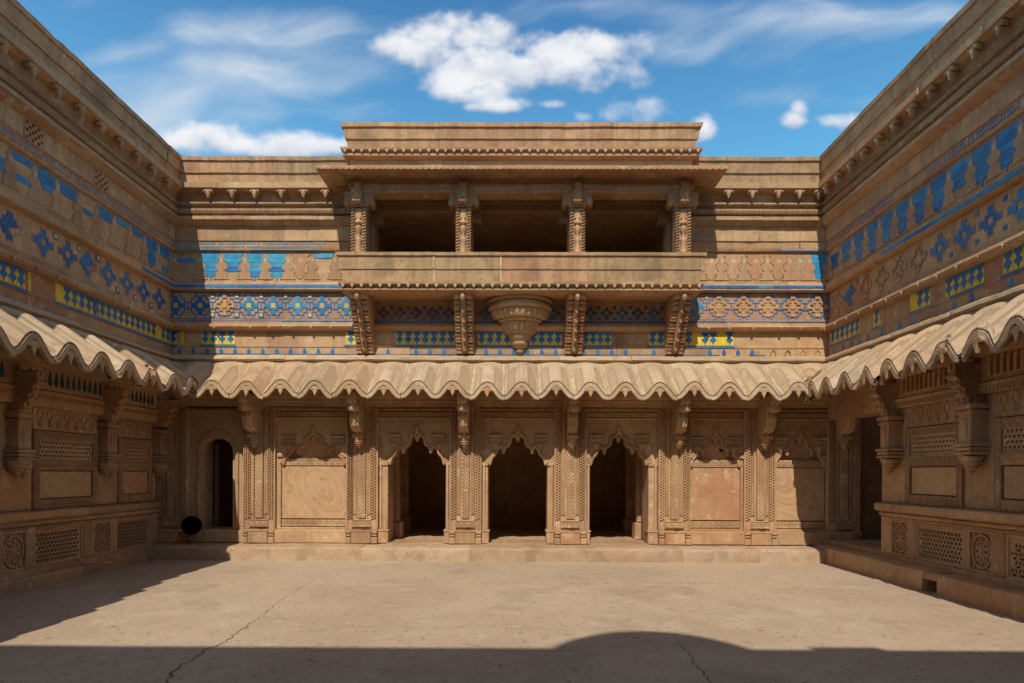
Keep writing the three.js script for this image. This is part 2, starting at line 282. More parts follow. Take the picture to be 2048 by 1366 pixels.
// a course of blocks along the wall
function course(parent, name, prof, t0, t1, mats, { len = [1.2, 2.1], gaps = [], first, ...o } = {}) {
  let t = t0; const L = first ?? 0; let k = 0;
  while (t < t1 - .01) {
    let e = t + (k === 0 && L ? L : rnd(len[0], len[1])); if (t1 - e < len[0] * .5) e = t1; k++;
    for (const g of gaps) if (t < g[0] && e > g[0]) e = g[0];
    let skip = false; for (const g of gaps) if (t >= g[0] - 1e-6 && t < g[1] - 1e-6) { skip = true; e = g[1]; }
    if (!skip) { const d = rnd(-.003, .003), v = rnd(-.0035, .0035); part(name, make(sweep(prof.map((p) => [p[0] + d, p[1] + v]), t, e, o)), pick(mats), parent); }
    t = e;
  }
}
// pixel of the photograph -> point at depth d (measuring), and on the floor
const Rm = new THREE.Matrix4().extractRotation(camera.matrixWorld);
const ray = (px, py) => new THREE.Vector3((px - CX) / F, (CY - py) / F, -1).applyMatrix4(Rm);
const at = (px, py, d) => { const r = ray(px, py), k = d / -r.z; return [r.x * k, EYE + r.y * k]; };
const gx = (px, d) => at(px, CY, d)[0];
const onFloor = (px, py) => { const r = ray(px, py), k = -EYE / r.y; return [r.x * k, r.z * k]; };
const onSide = (px, X) => { const r = ray(px, CY); return -r.z * X / r.x; };   // depth at which a side wall x = X shows at that pixel

// ---------- the court ----------
const ZF = -11, XL = -6.09, XR = 5.47, ZB = 1.20;
const WIDTH0 = XL, WIDTH1 = XR;

{ // floor
  const g = new THREE.PlaneGeometry(80, 80, 1, 1); g.rotateX(-PI / 2); g.translate(0, 0, -10);
  const f = part('courtyard_floor', make(g, { keep: true }), M.floor, scene, { structure: true });
  f.userData.label = 'worn beige plaster floor of the open courtyard'; f.userData.category = 'floor';
  const crack = (pts, w0, w1) => {
    const P = []; for (let i = 0; i + 1 < pts.length; i++) for (let k = 0; k < 7; k++) { const t = k / 7; P.push(onFloor(lerp(pts[i][0], pts[i + 1][0], t), lerp(pts[i][1], pts[i + 1][1], t))); } P.push(onFloor(...pts[pts.length - 1]));
    const t = []; let L = null; P.forEach((p, i) => { const q = P[min(i + 1, P.length - 1)], r = P[max(0, i - 1)]; let dx = q[0] - r[0], dz = q[1] - r[1]; const l = hypot(dx, dz) || 1; const w = lerp(w0, w1, i / P.length) * rnd(.35, 1.3), j = rnd(-.02, .02), nx = -dz / l, nz = dx / l; const a = [p[0] + nx * (j + w), .004, p[1] + nz * (j + w)], b = [p[0] + nx * (j - w), .004, p[1] + nz * (j - w)]; if (L) t.push(...L[0], ...L[1], ...b, ...L[0], ...b, ...a); L = [a, b]; });
    part('floor_crack', make(fromTris(t)), M.dirt, f);
  };
  crack([[335, 1366], [352, 1338], [398, 1312], [412, 1300], [450, 1284], [492, 1254], [520, 1236], [545, 1212]], .012, .003);
  crack([[1352, 1280], [1378, 1306], [1384, 1322], [1406, 1342], [1422, 1368]], .003, .009);
  crack([[545, 1212], [600, 1176], [655, 1142]], .002, .0015); crack([[1300, 1168], [1390, 1166], [1470, 1168]], .003, .002); crack([[1290, 1264], [1345, 1270], [1400, 1262]], .002, .002);
  crack([[560, 1253], [760, 1254], [1024, 1257], [1180, 1262]], .0016, .0016);
}

const front = thing('front_wall', 'sunlit sandstone front wall with tiled friezes and three scalloped doorways', 'wall', [0, 0, ZF]);
const left = thing('left_wall', 'shaded sandstone wall on the left side of the courtyard', 'wall', [XL, 0, 0], PI / 2);
const right = thing('right_wall', 'sandstone wall on the right side with blue tile frieze', 'wall', [XR, 0, 0], -PI / 2);
const rear = thing('rear_wall', 'plain wall behind the viewer closing the courtyard, whitened to add bounce light', 'wall', [0, 0, ZB], PI);

// profiles of the upper wall, bottom to top (out from the wall, height)
const PR = {
  ledge: [[0, 3.42], [.10, 3.455], [.115, 3.47], [.10, 3.515], [.04, 3.555], [0, 3.56]],
  low: [[0, 3.55], [0, 3.70], [.012, 3.705], [.012, 3.735], [0, 3.74], [0, 3.99]],
  roll: [[0, 3.985], [.05, 3.99], [.10, 4.005], [.13, 4.045], [.115, 4.085], [.06, 4.11], [.02, 4.115], [.02, 4.195], [0, 4.20]],
  dia: [[0, 4.195], [0, 4.68]],
  band: [[0, 4.68], [.08, 4.69], [.10, 4.70], [.10, 4.795], [.06, 4.84], [.04, 4.845]],
  frieze: [[.05, 4.84], [.05, 5.375]],
  strip: [[.05, 5.37], [.09, 5.375], [.10, 5.39], [.10, 5.535], [.12, 5.55]],
  plain: [[.12, 5.54], [.12, 5.79]],
  lip: [[.12, 5.785], [.17, 5.80], [.22, 5.835], [.245, 5.86], [.245, 5.915], [.2, 5.94], [.15, 5.945]],
  rollA: [[.15, 5.94], [.20, 5.95], [.245, 5.97], [.26, 6.01], [.245, 6.045], [.19, 6.07]],
  rollB: [[.18, 6.065], [.205, 6.08], [.205, 6.10], [.24, 6.11], [.255, 6.13], [.24, 6.16], [.17, 6.18]],
  cove: [[.17, 6.175], [.18, 6.23], [.205, 6.29], [.26, 6.33], [.335, 6.345]],
  cap: [[.26, 6.34], [.335, 6.345], [.36, 6.355], [.36, 6.445], [.31, 6.47], [.2, 6.475]],
  par: [[.25, 6.46], [.27, 6.64], [.295, 6.645], [.315, 6.83], [.34, 6.835], [.345, 6.9], [.30, 6.91], [-.12, 6.92], [-.14, 6.3]],
};
const fleur = (() => { // hanging three-lobed pendant, hung at y = 0
  const p = [], arc = (cx, cy, r, a0, a1, n = 8) => { for (let i = 0; i <= n; i++) { const a = lerp(a0, a1, i / n); p.push([cx + r * cos(a), cy + r * sin(a)]); } };
  p.push([-.035, .005]); arc(-.050, -.034, .032, PI * .55, PI * 1.75); p.push([-.036, -.085], [-.018, -.12], [0, -.162], [.018, -.12], [.036, -.085]); arc(.050, -.034, .032, -PI * .75, PI * .45); p.push([.035, .005]); return p;
})();
const G_fleur = make([ext(fleur, -.045, .02, { b: .010 }), new THREE.SphereGeometry(.016, 6, 5).translate(-.048, -.036, .02), new THREE.SphereGeometry(.016, 6, 5).translate(.048, -.036, .02), new THREE.SphereGeometry(.02, 6, 5).scale(1, 1.7, 1).translate(0, -.075, .018)], { keep: true });
const G_knob = make(lathe([[0, -.05], [.016, -.03], [.026, -.008], [.02, .004], [0, .006]], 8), { keep: true });

function upperWall(w, t0, t1, c0, c1, o = {}) {
  const A = { c0, c1 }, hi0 = o.hi0 ?? t0, gaps = o.gaps ?? [], G = { ...A, gaps };
  course(w, 'ledge_block', PR.ledge, t0, t1, M.pale, { ...A, amp: .010 });
  course(w, 'wall_block', PR.low, t0, t1, [...M.tan, ...M.pink], { ...A, len: [1.1, 1.9] });
  course(w, 'roll_block', PR.roll, t0, t1, M.tan, { ...A, amp: .006 });
  course(w, 'wall_block', PR.dia, t0, t1, M.tan, { ...A });
  course(w, 'band_block', PR.band, t0, t1, [...M.tan, ...M.pink], { ...G });
  course(w, 'frieze_block', PR.frieze, t0, t1, [...M.tan, ...M.pink], { ...G, len: [1, 1.6] });
  course(w, 'strip_block', PR.strip, hi0, t1, M.tan, { ...G });
  course(w, 'wall_block', PR.plain, hi0, t1, [...M.tan, ...M.par.slice(0, 2)], { ...A, gaps: [...gaps, ...(o.vents ?? [])], len: [1.3, 2.2] });
  course(w, 'cornice_block', PR.lip, hi0, t1, M.tan, { ...G });
  course(w, 'reeded_block', PR.rollA, hi0, t1, M.reed, { ...G, dens: .3 });
  course(w, 'reeded_block', PR.rollB, hi0, t1, M.reed, { ...G, dens: .3 });
  course(w, 'cornice_block', PR.cove, hi0, t1, M.tan, { ...G });
  course(w, 'cornice_block', PR.cap, hi0, t1, [...M.pink, ...M.tan], { ...A, len: [.9, 1.7] });
  course(w, 'parapet_block', PR.par, hi0, t1, M.par, { ...A, len: [1.3, 2.3], first: o.parFirst, amp: .010 });
}

// ----- fronts of the tile friezes -----
// half width of the carved cypress at height h (0..1 of the frieze field)
const cyp = (h) => {
  const k = [[0, .150], [.05, .135], [.10, .095], [.14, .125], [.19, .085], [.23, .115], [.28, .078], [.33, .052], [.38, .088], [.46, .106], [.54, .104], [.62, .075], [.67, .034], [.70, .052], [.73, .030], [.78, .046], [.84, .050], [.90, .032], [.96, .014], [1, .008]];
  for (let i = 0; i + 1 < k.length; i++) if (h <= k[i + 1][0]) return lerp(k[i][1], k[i + 1][1], ss(k[i][0], k[i + 1][0], h)); return .008;
};
const FY0 = 4.88, FY1 = 5.345, FH = FY1 - FY0;
function gapRow(p, h0, h1, drop = 0) { // blue field between two cypresses from h0 to h1 (fractions), around x = 0
  const L = [], R = [], n = 9; for (let i = 0; i <= n; i++) { const h = lerp(h0, h1, i / n), w = p / 2 - cyp(h) * p / .40 * .98 - .004; L.push([-w, FY0 + h * FH]); R.push([w, FY0 + h * FH]); }
  return [...L.slice().reverse(), ...R];
}
function palm(p) { // ragged lower fringe with a stem
  const w = p * .30, t = FY0 + .285 * FH; const L = [[-w, t]]; const zs = [[-1.06, .20], [-.82, .21], [-.88, .10], [-.60, .16], [-.55, .04], [-.34, .13], [-.2, .08], [-.15, .10], [-.13, -.04]]; for (const [x, h] of zs) L.push([x * w, FY0 + h * FH]);
  const R = L.map(([x, y]) => [-x, y]).reverse(); return [...L, ...R];
}
const cypGeo = {};
function frieze(w, centers, p, fillFn, o = .05) {   // centers: places of the cypress reliefs along the wall
  const key = p.toFixed(3);
  if (!cypGeo[key]) {
    const s = []; for (let i = 0; i <= 40; i++) { const h = i / 40; s.push([cyp(h) * p / .40, FY0 + h * FH]); } const full = [...s, ...s.slice().reverse().map(([x, y]) => [-x, y])];
    const inset = 0.0045;
    cypGeo[key] = { relief: make(ext(full, -.02, .013, { b: .004 }), { keep: true }), rows: [[.29, .46], [.465, .63], [.635, .80], [.805, .985]].map(([a, b]) => make(ext(gapRow(p, a, b), -.01, .010, { b: .0025 }), { keep: true })), palm: make(ext(palm(p), -.01, .010, { b: .0025 }), { keep: true }),
      field: make((() => { const L = [], Rr = [], n = 24; for (let i = 0; i <= n; i++) { const h = lerp(.02, .97, i / n), c = cyp(h) * p / .40, a = h > .3 && h < .66 || h > .7 && h < .9 || h < .25 ? .018 : -.004, ww = p / 2 - c - a; L.push([-ww, FY0 + h * FH]); Rr.push([ww, FY0 + h * FH]); } return ext([...L.slice().reverse(), ...Rr], -.01, .011, { b: .003 }); })(), { keep: true }) };
  }
  const G = cypGeo[key];
  for (const c of centers) part('cypress_relief', G.relief, pick(M.tan), w, { at: [c, 0, o] });
  for (let i = 0; i + 1 < centers.length; i++) {
    const f = fillFn(i, (centers[i] + centers[i + 1]) / 2); if (!f) { part('frieze_field', G.field, pick(M.tan), w, { at: [(centers[i] + centers[i + 1]) / 2, 0, o] }); continue; } const x = (centers[i] + centers[i + 1]) / 2;
    f.rows.forEach((m, k) => m && part('cypress_tile', G.rows[k], m, w, { at: [x, 0, o + rnd(-.0015, .0015)] })); if (f.palm) part('palm_tile', G.palm, f.palm, w, { at: [x, 0, o] });
  }
}
const fill = (A, n = 4, palmM) => ({ rows: [0, 1, 2, 3].map((k) => (k >= 4 - n ? pick(A) : null)), palm: palmM === undefined ? (n >= 4 ? pick(A) : null) : palmM });
// stepped diamond crosses
const stepPts = (a) => [[-.12, .5], [.12, .5], [.12, .25], [.25, .25], [.25, .12], [.5, .12], [.5, -.12], [.25, -.12], [.25, -.25], [.12, -.25], [.12, -.5], [-.12, -.5], [-.12, -.25], [-.25, -.25], [-.25, -.12], [-.5, -.12], [-.5, .12], [-.25, .12], [-.25, .25], [-.12, .25]].map(([x, y]) => [x * a, y * a]);
const sqPts = (a) => [[-a, -a], [a, -a], [a, a], [-a, a]];
const G_cross = make(ext(stepPts(.335), -.01, .012, { b: .003, holes: [sqPts(.048).reverse()] }), { keep: true });
const G_crossBroken = make(ext([[-.047, .167], [.047, .167], [.047, .1], [.104, .1], [.104, .047], [.167, .047], [.05, .0], [-.03, -.02], [.02, -.09], [.04, -.167], [-.047, -.167], [-.047, -.104], [-.104, -.104], [-.104, -.047], [-.167, -.047], [-.167, .047], [-.104, .047], [-.104, .104], [-.047, .104]], -.01, .012, { b: .003 }), { keep: true });
const G_crossSmall = make(ext(stepPts(.21), -.01, .012, { b: .003, holes: [sqPts(.038).reverse()] }), { keep: true });
const G_centre = make(ext(sqPts(.042), -.01, .014, { b: .003 }), { keep: true });
const G_small = make(ext(sqPts(.028), -.01, .011, { b: .003 }), { keep: true });
const G_smallRim = make(ext(sqPts(.046), -.01, .008, { b: .002, holes: [sqPts(.031).reverse()] }), { keep: true });
const G_pit = make(ext(stepPts(.36), -.01, .020, { b: .003, holes: [stepPts(.26).reverse()] }), { keep: true });
const G_rim = make(ext(stepPts(.375), -.01, .006, { holes: [stepPts(.342).reverse()] }), { keep: true });
const seg = (x0, y0, x1, y1, w = .017) => box(min(x0, x1) - w / 2, max(x0, x1) + w / 2, min(y0, y1) - w / 2, max(y0, y1) + w / 2, -.01, .008);
const G_outline = make((() => { // stepped blue line round one cross, open to its neighbours
  const a = [], P = [[-.2156, .0], [-.2156, .062], [-.158, .062], [-.158, .115], [-.108, .115], [-.108, .166], [-.066, .166], [-.066, .212]]; const g = [];
  for (let i = 0; i + 1 < P.length; i++) for (const sx of [1, -1]) for (const sy of [1, -1]) g.push(seg(P[i][0] * sx, P[i][1] * sy, P[i + 1][0] * sx, P[i + 1][1] * sy)); return g;
})(), { keep: true });
const G_goblet = make(ext([[-.068, .116], [.068, .116], [.056, .07], [.024, .036], [.022, .018], [.052, -.006], [.056, -.03], [.046, -.052], [.020, -.062], [0, -.116], [-.020, -.062], [-.046, -.052], [-.056, -.03], [-.052, -.006], [-.022, .018], [-.024, .036], [-.056, .07]], -.004, .013, { b: .002 }), { keep: true });
const G_drop = make(ext([[-.032, -.045], [.032, -.045], [.034, .0], [.02, .032], [0, .055], [-.02, .032], [-.034, .0]], -.01, .011, { b: .003 }), { keep: true });
const DY = 4.435, YY = 3.865;
function diamonds(w, list) { // [t, kind]
  for (const [x, k] of list) {
    if (k.includes('o')) part('border_line', G_outline, M.line[0], w, { at: [x, DY, 0] });
    if (k.includes('r')) part('cross_rim', G_rim, pick(M.tan), w, { at: [x, DY, .004] });
    if (k.includes('B')) part('cross_tile', G_cross, pick([M.blue[1], M.blue[4], M.blue[3], M.deep[1], M.blue[0]]), w, { at: [x, DY, 0] });
    if (k.includes('D')) part('cross_tile', G_cross, pick(M.deep), w, { at: [x, DY, 0] });
    if (k.includes('X')) part('cross_tile', G_crossBroken, pick(M.deep), w, { at: [x, DY, 0] });
    if (k.includes('P')) part('cross_socket', G_pit, pick(M.tan), w, { at: [x, DY, 0] });
    if (k.includes('g')) part('centre_tile', G_centre, pick(M.gold), w, { at: [x, DY, 0] });
    if (k.includes('c')) part('centre_stone', G_centre, pick(M.pink), w, { at: [x, DY, -.004] });
    for (const [ch, dy] of [['u', .165], ['d', -.165]]) if (k.includes(ch)) { part('gold_tile', G_small, pick(M.yellow), w, { at: [x + .2175, DY + dy, 0] }); part('tile_rim', G_smallRim, pick(k.includes('o') ? M.line : M.deep), w, { at: [x + .2175, DY + dy, 0] }); }
    for (const [ch, dy] of [['U', .165], ['W', -.165]]) if (k.includes(ch)) part('square_tile', G_small, pick(M.blue), w, { at: [x + .2175, DY + dy, 0] });
  }
}
function goblets(w, t0, t1, p = .146, o = 0, miss = 0, line = true) { // yellow panel with blue goblets
  const n = max(1, Math.round((t1 - t0) / p)); const q = (t1 - t0) / n, cell = make(slab(-q / 2 + .001, q / 2 - .001, YY - .118, YY + .125, o - .01, o + .008, .002), { keep: true });
  for (let i = 0; i < n; i++) if (miss === 1 || rnd() > miss * .6) part('yellow_tile', cell, pick(M.yellow), w, { at: [t0 + (i + .5) * q, 0, 0] });
  for (let i = 0; i < n; i++) if (rnd() > miss) part('goblet_tile', G_goblet, pick([M.deep[0], M.deep[1], M.deep[1], M.blue[1], M.blue[4]]), w, { at: [t0 + (i + .5) * (t1 - t0) / n, YY + .004, o] });
  if (line) part('border_line', make(slab(t0 - .03, t1 + .02, YY - .158, YY - .125, o - .01, o + .016, .003)), pick(M.line), w);
}
function drops(w, t0, t1, p, keep = .85) { for (let t = t0; t < t1; t += p) { if (rnd() < keep) part('drop_tile', G_drop, pick([M.deep[1], M.blue[1], M.blue[4]]), w, { at: [t, 3.635, 0] }); } }
function lines(w, t0, t1, y0, y1, o, m = M.line, keep = 1, len = .45) { for (let t = t0; t < t1 - .02; ) { const e = min(t1, t + rnd(len * .7, len * 1.3)); if (rnd() < keep) part('border_tile', make(slab(t + .002, e - .002, y0, y1, o - .01, o + .007, .003)), pick(m), w); t = e; } }
function dotStrip(w, t0, t1, keep = .9, m = M.cyan[0]) { // two rows of very small blue tiles with slanting stone bars between
  const a = [], s = []; for (let t = t0; t < t1; t += .046) { const k = n3(t * 1.3, 3.3, 1.1) > keep - .9 - .35; for (const y of [5.435, 5.50]) if (k && rnd() < keep) a.push(slab(t - .013, t + .013, y - .013, y + .013, .095, .108, .003)); s.push(slab(t + .012, t + .032, 5.412, 5.523, .095, .106, .003)); }
  if (a.length) part('dot_tile_strip', make(a), m, w, { stuff: true }); part('bar_relief_strip', make(s), pick(M.tan), w, { stuff: true });
}

// ================= FRONT WALL =================
const D0 = 11, fx = (px) => gx(px, D0), fy = (py, px = 1024) => at(px, py, D0)[1];
const BAL0 = -2.78, BAL1 = 2.91;                                    // balcony, outer faces of its end columns
{
  const w = front;
  upperWall(w, XL, XR, XL, XR, { gaps: [[BAL0 + .2, BAL1 - .2]], parFirst: 1.9 });
  for (const px of [413.6, 461.6, 506.5, 560, 604.6, 648.8, 1455, 1503, 1555, 1597, 1636]) part('pendant', G_fleur, pick(M.tan), w, { at: [gx(px, 10.68), 6.35, .32] });
  // left of the balcony
  frieze(w, [350, 401, 444, 490.5, 531.4, 577, 625, 670].map(fx), .385, (i) => i === 0 ? { rows: [null, null, M.blue[0], null], palm: null } : i >= 1 && i <= 4 ? { rows: i === 2 ? [M.deep[1], M.blue[0], M.cyan[0], M.cyan[1]] : i === 4 ? [M.deep[0], M.blue[2], M.cyan[0], M.cyan[0]] : fill(M.cyan).rows, palm: i === 2 ? null : pick(M.blue) } : i === 6 ? { rows: [null, null, null, M.blue[2]], palm: null } : null);
  frieze(w, [1396, 1440, 1484, 1530, 1574, 1614, 1652].map(fx), .385, (i) => i === 5 ? fill([M.blue[2], M.blue[0]]) : null);
  lines(w, fx(344), BAL0 - .1, 4.725, 4.775, .10, M.blue, 1); lines(w, BAL1 + .1, fx(1651), 4.725, 4.775, .10, [M.deep[0], M.deep[0], M.blue[0], M.deep[1]], .95, .2);
  lines(w, fx(350), fx(640), 5.378, 5.392, .10, M.cyan, .9); lines(w, fx(1552), fx(1647), 5.378, 5.395, .10, M.cyan, 1);
  dotStrip(w, XL + .15, BAL0 - .05, .93); dotStrip(w, BAL1 + .1, fx(1590), .0); dotStrip(w, fx(1590), XR - .15, .9);
  const row0 = fx(350.6), row1 = fx(1387);
  diamonds(w, ['o D g', 'o D g u d', 'o P g u d', 'o B g u d', 'o B g u', 'o B g u d', 'o B g', 'o B g'].map((k, i) => [row0 + i * .4312, k]));
  diamonds(w, ['o B u', 'o P c', 'o P c', 'o P c', 'o P c', 'o P c'].map((k, i) => [row1 + i * .4312, k]));
  for (const px of [766, 799, 831, 864, 896, 968, 1108, 1180, 1212, 1243, 1274, 1306]) { part('cross_tile', G_crossSmall, pick(M.deep), w, { at: [fx(px), 4.31, 0] }); for (const q of [-.10, .10]) part('square_tile', G_small, pick(M.deep), w, { at: [fx(px + 16), 4.31 + q, -.002] }); }
  for (const [a, b, y] of [[342, 700, 4.665], [342, 700, 4.205], [1384, 1650, 4.665], [1384, 1650, 4.205]]) lines(w, fx(a), fx(b), y - .007, y + .007, 0, M.line, .9, .6);
  lines(w, fx(360), fx(705), 4.155, 4.172, .02, M.line, .95, .7); lines(w, fx(1375), fx(1650), 4.155, 4.175, .02, M.deep, .8, .5); lines(w, fx(745), fx(1340), 4.145, 4.17, .02, M.deep, 1, .8);
  // yellow and blue goblet band
  goblets(w, fx(340), fx(352), .146, 0); goblets(w, fx(361), fx(366), .1, 0, 1, false); goblets(w, fx(402), fx(469), .146);
  goblets(w, fx(690), fx(712), .146);
  goblets(w, fx(790), fx(910)); goblets(w, fx(954), fx(1022)); goblets(w, fx(1058), fx(1123)); goblets(w, fx(1163), fx(1222)); goblets(w, fx(1296), fx(1328), .146); goblets(w, fx(1368), fx(1466), .146, 0, .45);
  lines(w, fx(752), fx(1330), YY + .128, YY + .142, 0, M.yellow, .7, .5); lines(w, fx(752), fx(1330), YY - .158, YY - .13, 0, M.line, .5, .7);
  drops(w, fx(358), fx(1530), .246, .93); lines(w, fx(345), fx(1530), 3.578, 3.592, 0, M.line, .9, .5);
  const kerf = []; for (let t = fx(1545); t < fx(1640); t += .26) kerf.push(ext([[-.05, -.05], [-.05, 0], [0, .06], [.05, 0], [.05, -.05], [.035, -.05], [.035, -.005], [0, .038], [-.035, -.005], [-.035, -.05]], -.01, .014).translate(t, 3.635, 0)); part('arch_relief', make(kerf), M.tan[1], w, { stuff: true });
  for (const px of [382, 434, 506, 543, 584, 625, 664, 1412, 1453, 1500, 1555, 1594, 1634]) part('roll_stud', G_knob, pick(M.tan), w, { at: [fx(px), 4.035, .125] });
  // wall core with the openings of the doors and of the balcony room
  const dz0 = -.62, dz1 = -.11, doors = [[fx(773), fx(891)], [fx(975.5), fx(1096)], [fx(1179), fx(1299)]], DL = [fx(392), fx(464)];
  const cuts = [XL - .8, DL[0], DL[1], ...doors.flat(), 6.9], core = [];
  for (let i = 0; i < cuts.length; i += 2) core.push(box(cuts[i], cuts[i + 1], 0, 3.5, dz0, i >= 2 ? -.30 : -.20));
  for (const [a, b] of doors) core.push(box(a, b, 2.25, 3.5, dz0, -.30)); core.push(box(DL[0], DL[1], 2.1, 3.5, dz0, -.2), box(DL[0], DL[1], 0, .48, dz0, -.2));
  core.push(box(XL - .8, BAL0 + .2, 3.5, 6.45, dz0, -.012), box(BAL1 - .2, XR + .8, 3.5, 6.45, dz0, -.012), box(BAL0 + .2, BAL1 - .2, 3.5, 4.6, dz0, -.012), box(BAL0 + .2, BAL1 - .2, 6.25, 6.45, dz0, -.012));
  part('wall_core', make(core), M.room, w);
  // dark rooms behind
  part('room_wall', make([box(-6.6, 6.4, 0, 3, -4.1, -3.9), box(-6.8, -6.6, 0, 3, -4.1, dz0), box(6.4, 6.6, 0, 3, -4.1, dz0), ]), M.room, w);
  part('room_wall', make([box(BAL0 - .2, BAL1 + .2, 4.5, 6.4, -4.4, -4.2), box(BAL0 - .2, BAL0 + .1, 4.5, 6.4, -4.2, dz0), box(BAL1 - .1, BAL1 + .2, 4.5, 6.4, -4.2, dz0)]), M.room, w);
  part('room_floor', make([box(-6.6, 6.4, 0, .235, -3.9, .1)]), M.room, w); part('room_floor', make([box(BAL0 - .2, BAL1 + .2, 4.4, 4.58, -4.2, 0)]), M.room, w);
  part('room_ceiling', make([box(-6.8, 6.6, 2.9, 3.1, -4.1, dz0)]), M.room, w); part('room_ceiling', make([box(BAL0 - .2, BAL1 + .2, 6.25, 6.4, -4.4, dz0)]), M.room, w);
  for (const [px, d] of [[787, 12.0], [806, 13.2], [1285, 12.0], [1263, 13.2], [905, 13.6], [1160, 13.6]]) { const x = gx(px, d), z = D0 - d; part('room_column', make([slab(x - .10, x + .10, .55, 2.9, z - .2, z, .02), slab(x - .15, x + .15, .235, .55, z - .25, z + .05, .02), slab(x - .14, x + .14, 2.1, 2.2, z - .24, z + .04, .02)]), M.room, w); }
}

// ----- lower front: plinth, pilasters, bays -----
{
  const w = front, Y = (py) => EYE + (CY - py) * D0 / F;
  // stone step along the foot of the wall
  const step = thing('stone_step', 'long worn stone step along the foot of the front wall', 'step', [0, 0, ZF]);
  course(step, 'step_block', [[.445, -.02], [.44, .10], [.435, .19], [.41, .222], [.35, .236], [-.3, .245]], XL - .3, 5.25, M.worn, { amp: .010, len: [1.2, 2.4], step: .09 });
  // tooth moulding: small pyramids in staggered double rows
  const tooth = (x, y, s, z) => { const t = [], q = [[x - s, y - s * .7], [x + s, y - s * .7], [x + s, y + s * .7], [x - s, y + s * .7]], a = [x, y - s * .4, z + s * 2.3]; for (let i = 0; i < 4; i++) { const p = q[i], r = q[(i + 1) % 4]; t.push(p[0], p[1], z, r[0], r[1], z, ...a); } return fromTris(t); };
  const teethV = (x, y0, y1, z, s = .020) => { const g = [box(x - .045, x + .045, y0, y1, z - .08, z)]; let k = 0; for (let y = y0 + .02; y < y1 - .01; y += .0245, k++) g.push(tooth(x + (k % 2 ? .021 : -.021), y, s, z)); return g; };
  const teethH = (x0, x1, y, z, s = .018) => { const g = [box(x0, x1, y - .028, y + .028, z - .08, z)]; for (let x = x0 + .02; x < x1; x += .045) g.push(tooth(x, y, s, z)); return g; };
  const PC = [517, 723, 931, 1141, 1350, 1522], yb = Y(1061), yt = 2.74, TH = .212;
  const pil = (x, half = 0) => { // half: -1 only the right half shows etc.
    const p = part('pilaster', make([slab(x - .165, x + .165, yb, yt, -.25, -.055, .01), slab(x - .10, x - .09, Y(1040), yt, -.06, -.03, .004), slab(x + .09, x + .10, Y(1040), yt, -.06, -.03, .004), slab(x - .155, x + .155, Y(1043), Y(1040), -.06, -.03, .004)]), pick(M.tan), w);
    part('carved_strip', make(slab(x - .066, x + .066, Y(1038), yt - .2, -.06, -.012, .006), { keep: true }), M.lozenge, p);
    for (const s of [-1, 1]) { part('herringbone_strip', make(slab(x + s * .128 - .028, x + s * .128 + .028, Y(1030), yt - .2, -.06, -.035, .004), { keep: true }), M.herring, p); }
    part('carved_foot', make(slab(x - .165, x + .165, Y(1056), Y(1044), -.06, -.022, .006)), M.scroll, p);
    for (const s of [-1, 1]) part('tooth_moulding', make(teethV(x + s * TH, Y(1040), yt - .08, -.035)), pick(M.tan), p);
    for (const s of [-1, 1]) part('fillet', make([slab(x + s * .272 - .012, x + s * .272 + .012, yb, yt - .1, -.25, -.02, .006), slab(x + s * TH - .045, x + s * TH + .045, yb, Y(1041), -.25, -.03, .006)]), pick(M.tan), p);
    const b = part('base_block', make([slab(x - .175, x + .175, .25, yb, -.25, .045, .012), slab(x - .19, x + .19, yb - .035, yb, -.25, .055, .008)]), pick([M.tan[3], M.tan[1], M.tan[3]]), p);
    for (const s of [-1, 1]) part('base_post', make([slab(x + s * .232 - .05, x + s * .232 + .05, .25, .36, -.25, .04, .008), slab(x + s * .232 - .045, x + s * .232 + .045, .375, .41, -.25, .035, .008), slab(x + s * .232 - .05, x + s * .232 + .05, .425, yb, -.25, .04, .008), box(x + s * .232 - .03, x + s * .232 + .03, .25, yb, -.25, .0)]), pick(M.tan), p);
    return p;
  };
  PC.forEach((px) => pil(fx(px)));
  pil(fx(1690)); pil(fx(340));
  // scroll brackets that carry the eave, with turned pendants
  const scrollProf = [[-.05, 2.82], [.62, 2.84], [.60, 2.70], [.50, 2.62], [.40, 2.62], [.36, 2.55], [.40, 2.44], [.36, 2.30], [.25, 2.22], [.16, 2.20], [.16, 2.12], [-.05, 2.12]];
  const G_scroll = make([side(scrollProf, -.075, .075, .018), side(scrollProf.map(([o, y]) => [o + .025, y - .005]), -.018, .018, .006), lathe([[0, 2.70], [.10, 2.66], [.115, 2.60], [.10, 2.55], [0, 2.52]], 12).translate(0, 0, .46)]);
  const G_pend = make([slab(-.095, .095, 2.10, 2.16, -.03, .19, .01), lathe([[.0, 1.90], [.012, 1.93], [.03, 1.945], [.05, 1.965], [.045, 1.98], [.075, 2.0], [.065, 2.015], [.09, 2.035], [.08, 2.055], [.095, 2.075], [.09, 2.105]], 14).translate(0, 0, .085)]);
  for (const px of [512, 720, 930, 1143, 1355, 1527, 1684]) { const b = part('eave_bracket', G_scroll, pick(M.tan), w, { at: [fx(px), 0, 0] }); part('bracket_pendant', G_pend, pick(M.tan), b); }
  // lintel mouldings under the eave
  course(w, 'lintel_block', [[-.06, 2.66], [-.02, 2.665], [-.01, 2.74], [.03, 2.75], [.03, 2.80], [.07, 2.81], [.09, 2.90], [.09, 3.05], [0, 3.06], [0, 3.46]], XL, XR + 1, M.tan, { amp: .003, dens: .3 });
